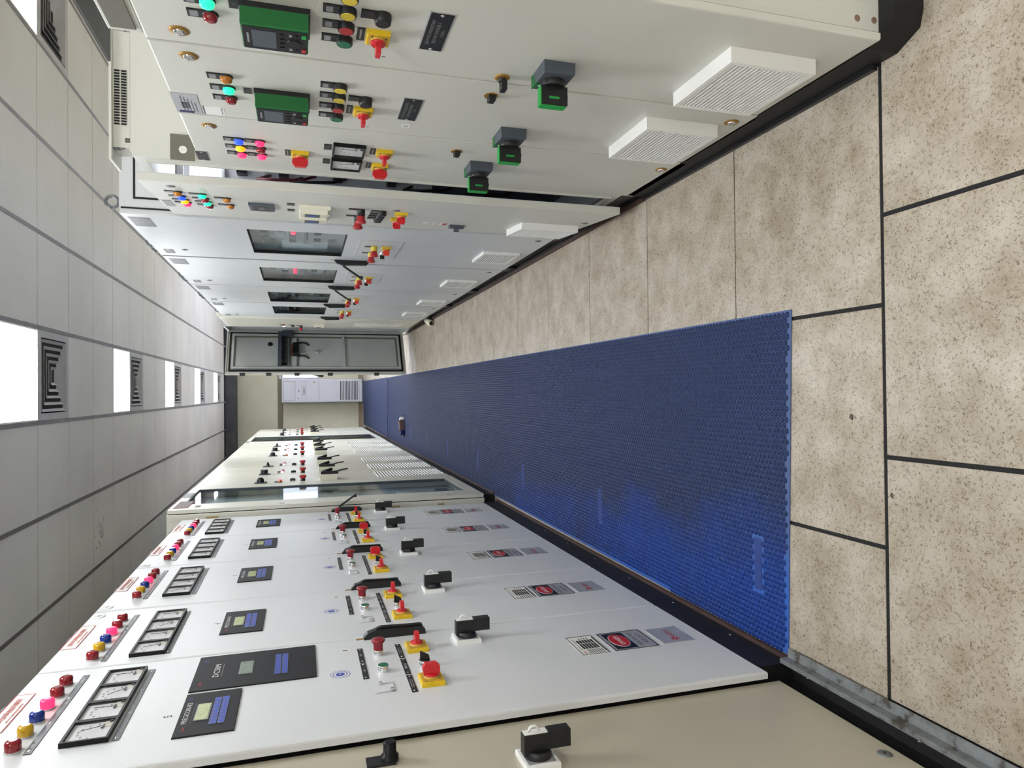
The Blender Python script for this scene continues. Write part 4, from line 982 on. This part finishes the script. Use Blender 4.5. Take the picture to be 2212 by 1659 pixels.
white_unit(1.665, 2.310, .112, 2.296, 'white control panel with two black controllers, nearest white one on the left', 0, 5, nearest=True, sw=('u', 'v'))
white_unit(2.312, 2.893, .098, 2.885, 'white control panel with one controller, second white one from the viewer', 0, 4)
white_unit(2.897, 3.560, .088, 3.550, 'white control panel in the middle of the five white ones on the left', 0, 3, sw=('v', 'u'))
white_unit(3.562, 4.208, .076, 4.202, 'white control panel second from the cream glass-door cabinet', 0, 2, sw=('v', 'u'))
white_unit(4.210, 4.835, .064, 4.812, 'white control panel next to the cream glass-door cabinet, handle lever swung out', 0, 1, openh=True)
# ---- beige cabinet in the corner nearest the viewer
cb = Panel('beige_cabinet', 'beige steel cabinet at the near left with a large black isolator knob', 'control cabinet', 'L', -.832, .6)
box_part(cb, 'body', .6, 1.655, .07, 2.1, -.58, -.022, 'cream_paint')
box_part(cb, 'gasket', .61, 1.722, .08, 2.09, -.022, -.016, 'rubber')
box_part(cb, 'door', .605, 1.673, .068, 2.1, -.016, 0, 'cream_paint', c=.004)
comp('isoB', lambda: isolatorL('filter_white'), cb.o, cb.at(1.478, .866))
comp('knobB', lambda: [('selector_knob', MB().box(-.02, .02, -.012, .052, 0, .006, 'black_plastic', c=.001)), ('knob', MB().lathe(0, 0, [(.020, .004), (.020, .014), (.015, .016), (.0145, .042), (.012, .045)], 'black_gloss', 24))], cb.o, cb.at(1.582, 1.184))
comp('lockB', lockdark, cb.o, cb.at(1.262, .108))
def labB():
    a = MB().box(-.062, .062, -.034, .034, 0, .001, 'paper').frame((-.056, .056, -.030, .030), (-.053, .053, -.027, .027), .001, .0014, 'print_black')
    for v in (-.0135, 0, .0135): a.box(-.053, .053, v-.0012, v+.0012, .001, .0014, 'print_black')
    for i, v in enumerate((-.020, -.007, .007, .020)): marks(a, -.035, .035, v, .001, .005, 'label_grey', 60+i)
    return [('paper_label', a)]
comp('labB', labB, cb.o, cb.at(1.606, 1.583))
# ---- ivory row beyond
XI = -.742
def glass_unit(Ya, Yb, label, first):
    p = Panel('glass_door_cabinet', label, 'control cabinet', 'L', XI, Ya)
    H = 2.2; a, b_ = p.rect(Ya, Yb)
    ob('body', MB().box(a, a+.02, .11, H, -.62, -.03, 'ivory_paint').box(b_-.02, b_, .11, H, -.62, -.03, 'ivory_paint').box(a+.02, b_-.02, H-.02, H, -.61, -.03, 'ivory_paint').box(a+.02, b_-.02, .11, .13, -.61, -.03, 'ivory_paint').box(a, b_, .11, H, -.64, -.621, 'ivory_paint'), p.o)
    ob('corner_post', MB().box(a-.002, a+.05, .10, H, -.075, -.03, 'ivory_paint', c=.004), p.o); ob('corner_post', MB().box(b_-.05, b_, .10, H, -.075, -.03, 'ivory_paint', c=.004), p.o)
    ob('gasket', MB().frame((a+.004, b_-.004, .115, H-.005), (a+.03, b_-.03, .14, H-.03), -.03, -.024, 'rubber'), p.o)
    g0, g1_ = a+.22*(Yb-Ya)*.9, b_-.13*(Yb-Ya)
    ob('door', MB().frame((a, b_, .105, H-.004), (g0, g1_, .19, 2.135), -.024, 0, 'ivory_paint').frame((g0, g1_, .19, 2.135), (g0+.006, g1_-.006, .196, 2.129), -.026, -.003, 'slate'), p.o)
    ob('pane', MB().box(g0+.006, g1_-.006, .196, 2.129, -.016, -.011, 'glass'), p.o)
    inner = MB().box(a+.03, b_-.03, .14, 2.17, -.085, -.08, 'interior_grey')
    ob('inner_panel', inner, p.o)
    ob('inner_rail', MB().box(g0+.08, g0+.11, .45, 1.9, -.08, -.06, 'slate').box(g0+.20, g0+.215, .45, 1.9, -.08, -.065, 'slate'), p.o)
    for z, m_, k in ((1.75, 'slate', .2), (1.62, 'tool_brown', .24), (.6, 'paper', .5), (.45, 'red_strip', .3), (.28, 'slate', .6)): ob('inner_device', MB().box(g0+.05, g0+.05+(g1_-g0)*k, z-.05, z+.05, -.08, -.05, m_, c=.004), p.o)
    if first:
        comp('pl_a', lambda: nameplate(.30, .085, ['', ''], back='tool_brown', screws=False, rim='red_strip'), p.o, p.at(Ya+.22, 2.145-.015))
        comp('pl_b', lambda: nameplate(.22, .05, ['#'], back='label_grey', rim='slate'), p.o, p.at(Ya+.68, 2.165))
        comp('pl_c', lambda: nameplate(.07, .03, ['#'], back='khaki', screws=False), p.o, p.at(Ya+.115, 2.03))
        u0 = a
        for z, h in ((1.93, .075), (.74, .06), (.42, .05)): ob('tape_patch', MB().box(u0-.0025, u0, z-h/2, z+h/2, -.17, -.05, 'tan_tape'), p.o)
        for z in (1.40, .30): ob('screw', MB().lathe(0, 0, [(.010, 0), (.008, .004)], 'steel_dull', 12), p.o, (u0, z, -.08), (0, -math.pi/2, 0))
        for z in (1.50, .35): comp('scr', lambda: [('marker_label', MB().box(-.02, .02, -.022, .022, 0, .0008, 'ivory_paint').box(-.012, .010, -.018, .018, .0008, .001, 'label_grey'))], p.o, p.at(Ya+.06, z))
    else:
        comp('pl_b', None, p.o, p.at(Ya+.3, 2.165))
    return p
glass_unit(4.875, 6.03, 'cream cabinet with a tall glass door standing past the white panels', True)
def tophook(p, Y, w=.34):
    u = p.u(Y); ob('lifting_angle', MB().prism([(u-w/2, 2.205), (u-w/2, 2.275), (u+w/2, 2.29), (u+w/2, 2.22)], -.10, -.092, 'slate').box(u-w/2, u+w/2, 2.2, 2.212, -.15, -.05, 'channel_brown'), p.o)
def mcc(Ya, Yb, label, variant, blank=False):
    p = Panel('motor_feeder_cabinet', label, 'control cabinet', 'L', XI, Ya, 'ivory feeder panels along the far left')
    box_part(p, 'body', Ya, Yb, .11, 2.2, -.60, -.022, 'ivory_paint')
    box_part(p, 'door', Ya+.004, Yb-.004, .108, 2.195, -.022, 0, 'ivory_paint', c=.006)
    a, b_ = p.rect(Ya, Yb)
    ob('red_strip', MB().box(a, b_, 2.196, 2.212, -.06, -.03, 'red_strip'), p.o)
    if not blank:
        y = Ya+.07
        kn = {0: MB().lathe(0, 0, [(.030, .008), (.028, .03), (.018, .045), (.012, .047)], 'black_plastic', 18).box(-.004, .004, -.015, .015, .047, .05, 'print_white'), 1: MB().lathe(0, 0, [(.032, .008), (.032, .042), (.028, .046)], 'black_plastic', 18).box(-.02, .02, -.006, .006, .046, .047, 'print_white'), 2: MB().lathe(0, 0, [(.02, .008), (.008, .045)], 'black_plastic', 14)}[variant % 3]
        pl_ = MB().box(-.04, .04, -.052, .045, 0, .008, 'slate', c=.001)
        comp('mk%d' % (variant % 3), lambda: [('rotary_switch', pl_), ('knob', kn)], p.o, p.at(y, 1.70))
        for i, l in enumerate(('lens_blue', 'lens_orange', 'lit_red', 'lit_white')[0 if variant else 1:3 if variant == 0 else 4]): comp('lr'+l, colored(lampR, l), p.o, p.at(y+.24-.06*i if variant else y+.06*i, 1.545))
        comp('mb', lambda: [('push_button', MB().box(-.022, .022, -.022, .022, 0, .016, 'black_plastic', c=.002)), ('cap', MB().lathe(0, 0, [(.012, .016), (.012, .02)], 'btn_green', 14))], p.o, p.at(y+.10, 1.445))
        comp('mr', lambda: [('emergency_stop', MB().lathe(0, 0, [(.02, 0), (.02, .02)], 'black_plastic', 16)), ('mushroom_head', MB().lathe(0, 0, [(.018, .02), (.03, .035), (.03, .045), (.02, .05)], 'btn_red', 18))], p.o, p.at(y+.04, 1.362))
        def brk():
            a = MB().box(-.10, .06, -.07, .07, 0, .05, 'ivory_plastic', c=.008).box(-.09, -.045, -.08, .065, .05, .075, 'black_plastic', c=.004).box(-.02, .03, -.02, .035, .05, .056, 'slate')
            b = MB().tube([(-.07, -.06, .07), (-.065, -.11, .082), (-.06, -.16, .088)], .006, 'black_plastic').tube([(-.07, .05, .07), (-.05, -.03, .09)], .012, 'black_plastic')
            return [('breaker_handle', a), ('lever', b)]
        comp('brk2', brk, p.o, p.at(y+.10, 1.15))
        ym = (Ya+Yb)/2
        def louv():
            a = MB()
            for j in range(3):
                for i in range(22):
                    u, v = -.21+.145*j, -.30+.0275*i
                    a.prism([(v, 0), (v+.013, .010), (v+.016, 0)], u, u+.12, 'filter_white', 'u').box(u, u+.12, v-.009, v, .0002, .001, 'label_grey')  # grey strip under each louvre paints its shaded underside
            return [('louvre_field', a)]
        stuff(comp('louv', louv, p.o, p.at(ym+.02, .435)))
    for y in (Ya+.18, Yb-.16): tophook(p, y, .24)
    return p
ords = ['first', 'second', 'third', 'fourth', 'fifth', 'sixth', 'seventh']
units = [(6.035, 6.66), (6.662, 7.38), (7.382, 8.16), (8.162, 8.62), (8.622, 9.38), (9.382, 10.16), (10.162, 11.03)]
for i, (a, b) in enumerate(units):
    lab = 'ivory feeder panel just past the cream glass-door cabinet' if i == 0 else ('blank narrow ivory panel among the far left feeder panels' if i == 3 else 'ivory feeder panel with louvres, '+ords[i]+' beyond the cream glass-door cabinet')
    mcc(a, b, lab, i % 4 if i else 0, blank=(i == 3))
g2 = glass_unit(11.06, 12.85, 'far cream cabinet with a glass door between the ivory feeder panels', False)
for i, (a, b) in enumerate([(12.86, 13.66), (13.662, 14.46), (14.462, 15.3)]):
    mcc(a, b, 'far ivory feeder panel, '+['nearest', 'middle', 'last'][i]+' of three between the far glass door and back wall', 1+i)

# ================================================================ AIR CONDITIONER, TOOL
ac = D.objects.new('air_conditioner', None); COL.objects.link(ac)
ac.matrix_world = Matrix(((1, 0, 0, .06), (0, 0, -1, 16.20), (0, 1, 0, 0), (0, 0, 0, 1)))
tag(ac, 'tall pale floor-standing air conditioner against the back wall', 'air conditioner')
ob('body', MB().box(-.265, .265, .03, 1.79, -.32, -.012, 'ac_white', c=.01).box(-.25, .25, 0, .05, -.30, -.02, 'groove'), ac)
ob('front_panel', MB().box(-.25, .25, .09, 1.78, -.012, 0, 'ac_white', c=.006).box(-.245, .245, .985, .991, 0, .0012, 'groove'), ac)
ob('outlet_grille', MB().frame((-.215, .215, 1.50, 1.755), (-.210, .210, 1.506, 1.749), 0, .004, 'groove').box(-.21, .21, 1.506, 1.749, 0, .003, 'ac_white').box(-.21, .21, 1.555, 1.558, .003, .004, 'groove').box(-.21, .21, 1.590, 1.593, .003, .004, 'groove'), ac)
ob('control_panel', MB().frame((-.215, .215, 1.27, 1.36), (-.212, .212, 1.274, 1.356), 0, .003, 'groove').box(-.10, .10, 1.287, 1.336, 0, .004, 'diffuser_white').box(-.06, .04, 1.305, 1.318, .004, .005, 'label_grey').frame((-.10, .10, 1.287, 1.336), (-.097, .097, 1.290, 1.333), .004, .005, 'groove'), ac)
ob('badge', MB().box(-.03, .03, 1.415, 1.43, 0, .002, 'print_blue'), ac)
ob('round_sticker', MB().lathe(-.17, 1.44, [(.014, 0), (.014, .002)], 'khaki', 14).lathe(.19, 1.09, [(.016, 0), (.016, .002)], 'gold', 12), ac)
for i in range(12): ob('slat', MB().box(-.215, .215, .115+.034*i, .133+.034*i, .001, .008, 'ac_white'), ac); ob('slot', MB().box(-.215, .215, .133+.034*i, .149+.034*i, .0, .0015, 'rubber'), ac)
tl = D.objects.new('hand_tool', None); COL.objects.link(tl); tl.location = (-.46, 9.62, .0055); tl.rotation_euler = (0, 0, math.radians(20)); tag(tl, 'small brown and dark blue hand tool lying on the blue mat', 'hand tool')
ob('grip', MB().box(-.075, .075, -.04, .04, 0, .075, 'tool_brown', c=.016), tl); ob('side_strip', MB().box(-.10, .05, .041, .065, 0, .05, 'tool_pink', c=.008), tl)
ob('end_cap', MB().box(-.125, -.076, -.035, .035, 0, .062, 'tool_blue', c=.012), tl); ob('loop', MB().tube([(-.125, -.015, .012), (-.15, -.015, .012), (-.158, 0, .012), (-.15, .015, .012), (-.125, .015, .012)], .006, 'cable_black'), tl)
ob('head', MB().box(.078, .118, -.036, -.003, .002, .06, 'paper', c=.01).box(.078, .118, .003, .036, .002, .06, 'paper', c=.01), tl); ob('tip', MB().tube([(.1, 0, .02), (.15, 0, .012)], .007, 'cable_black'), tl)
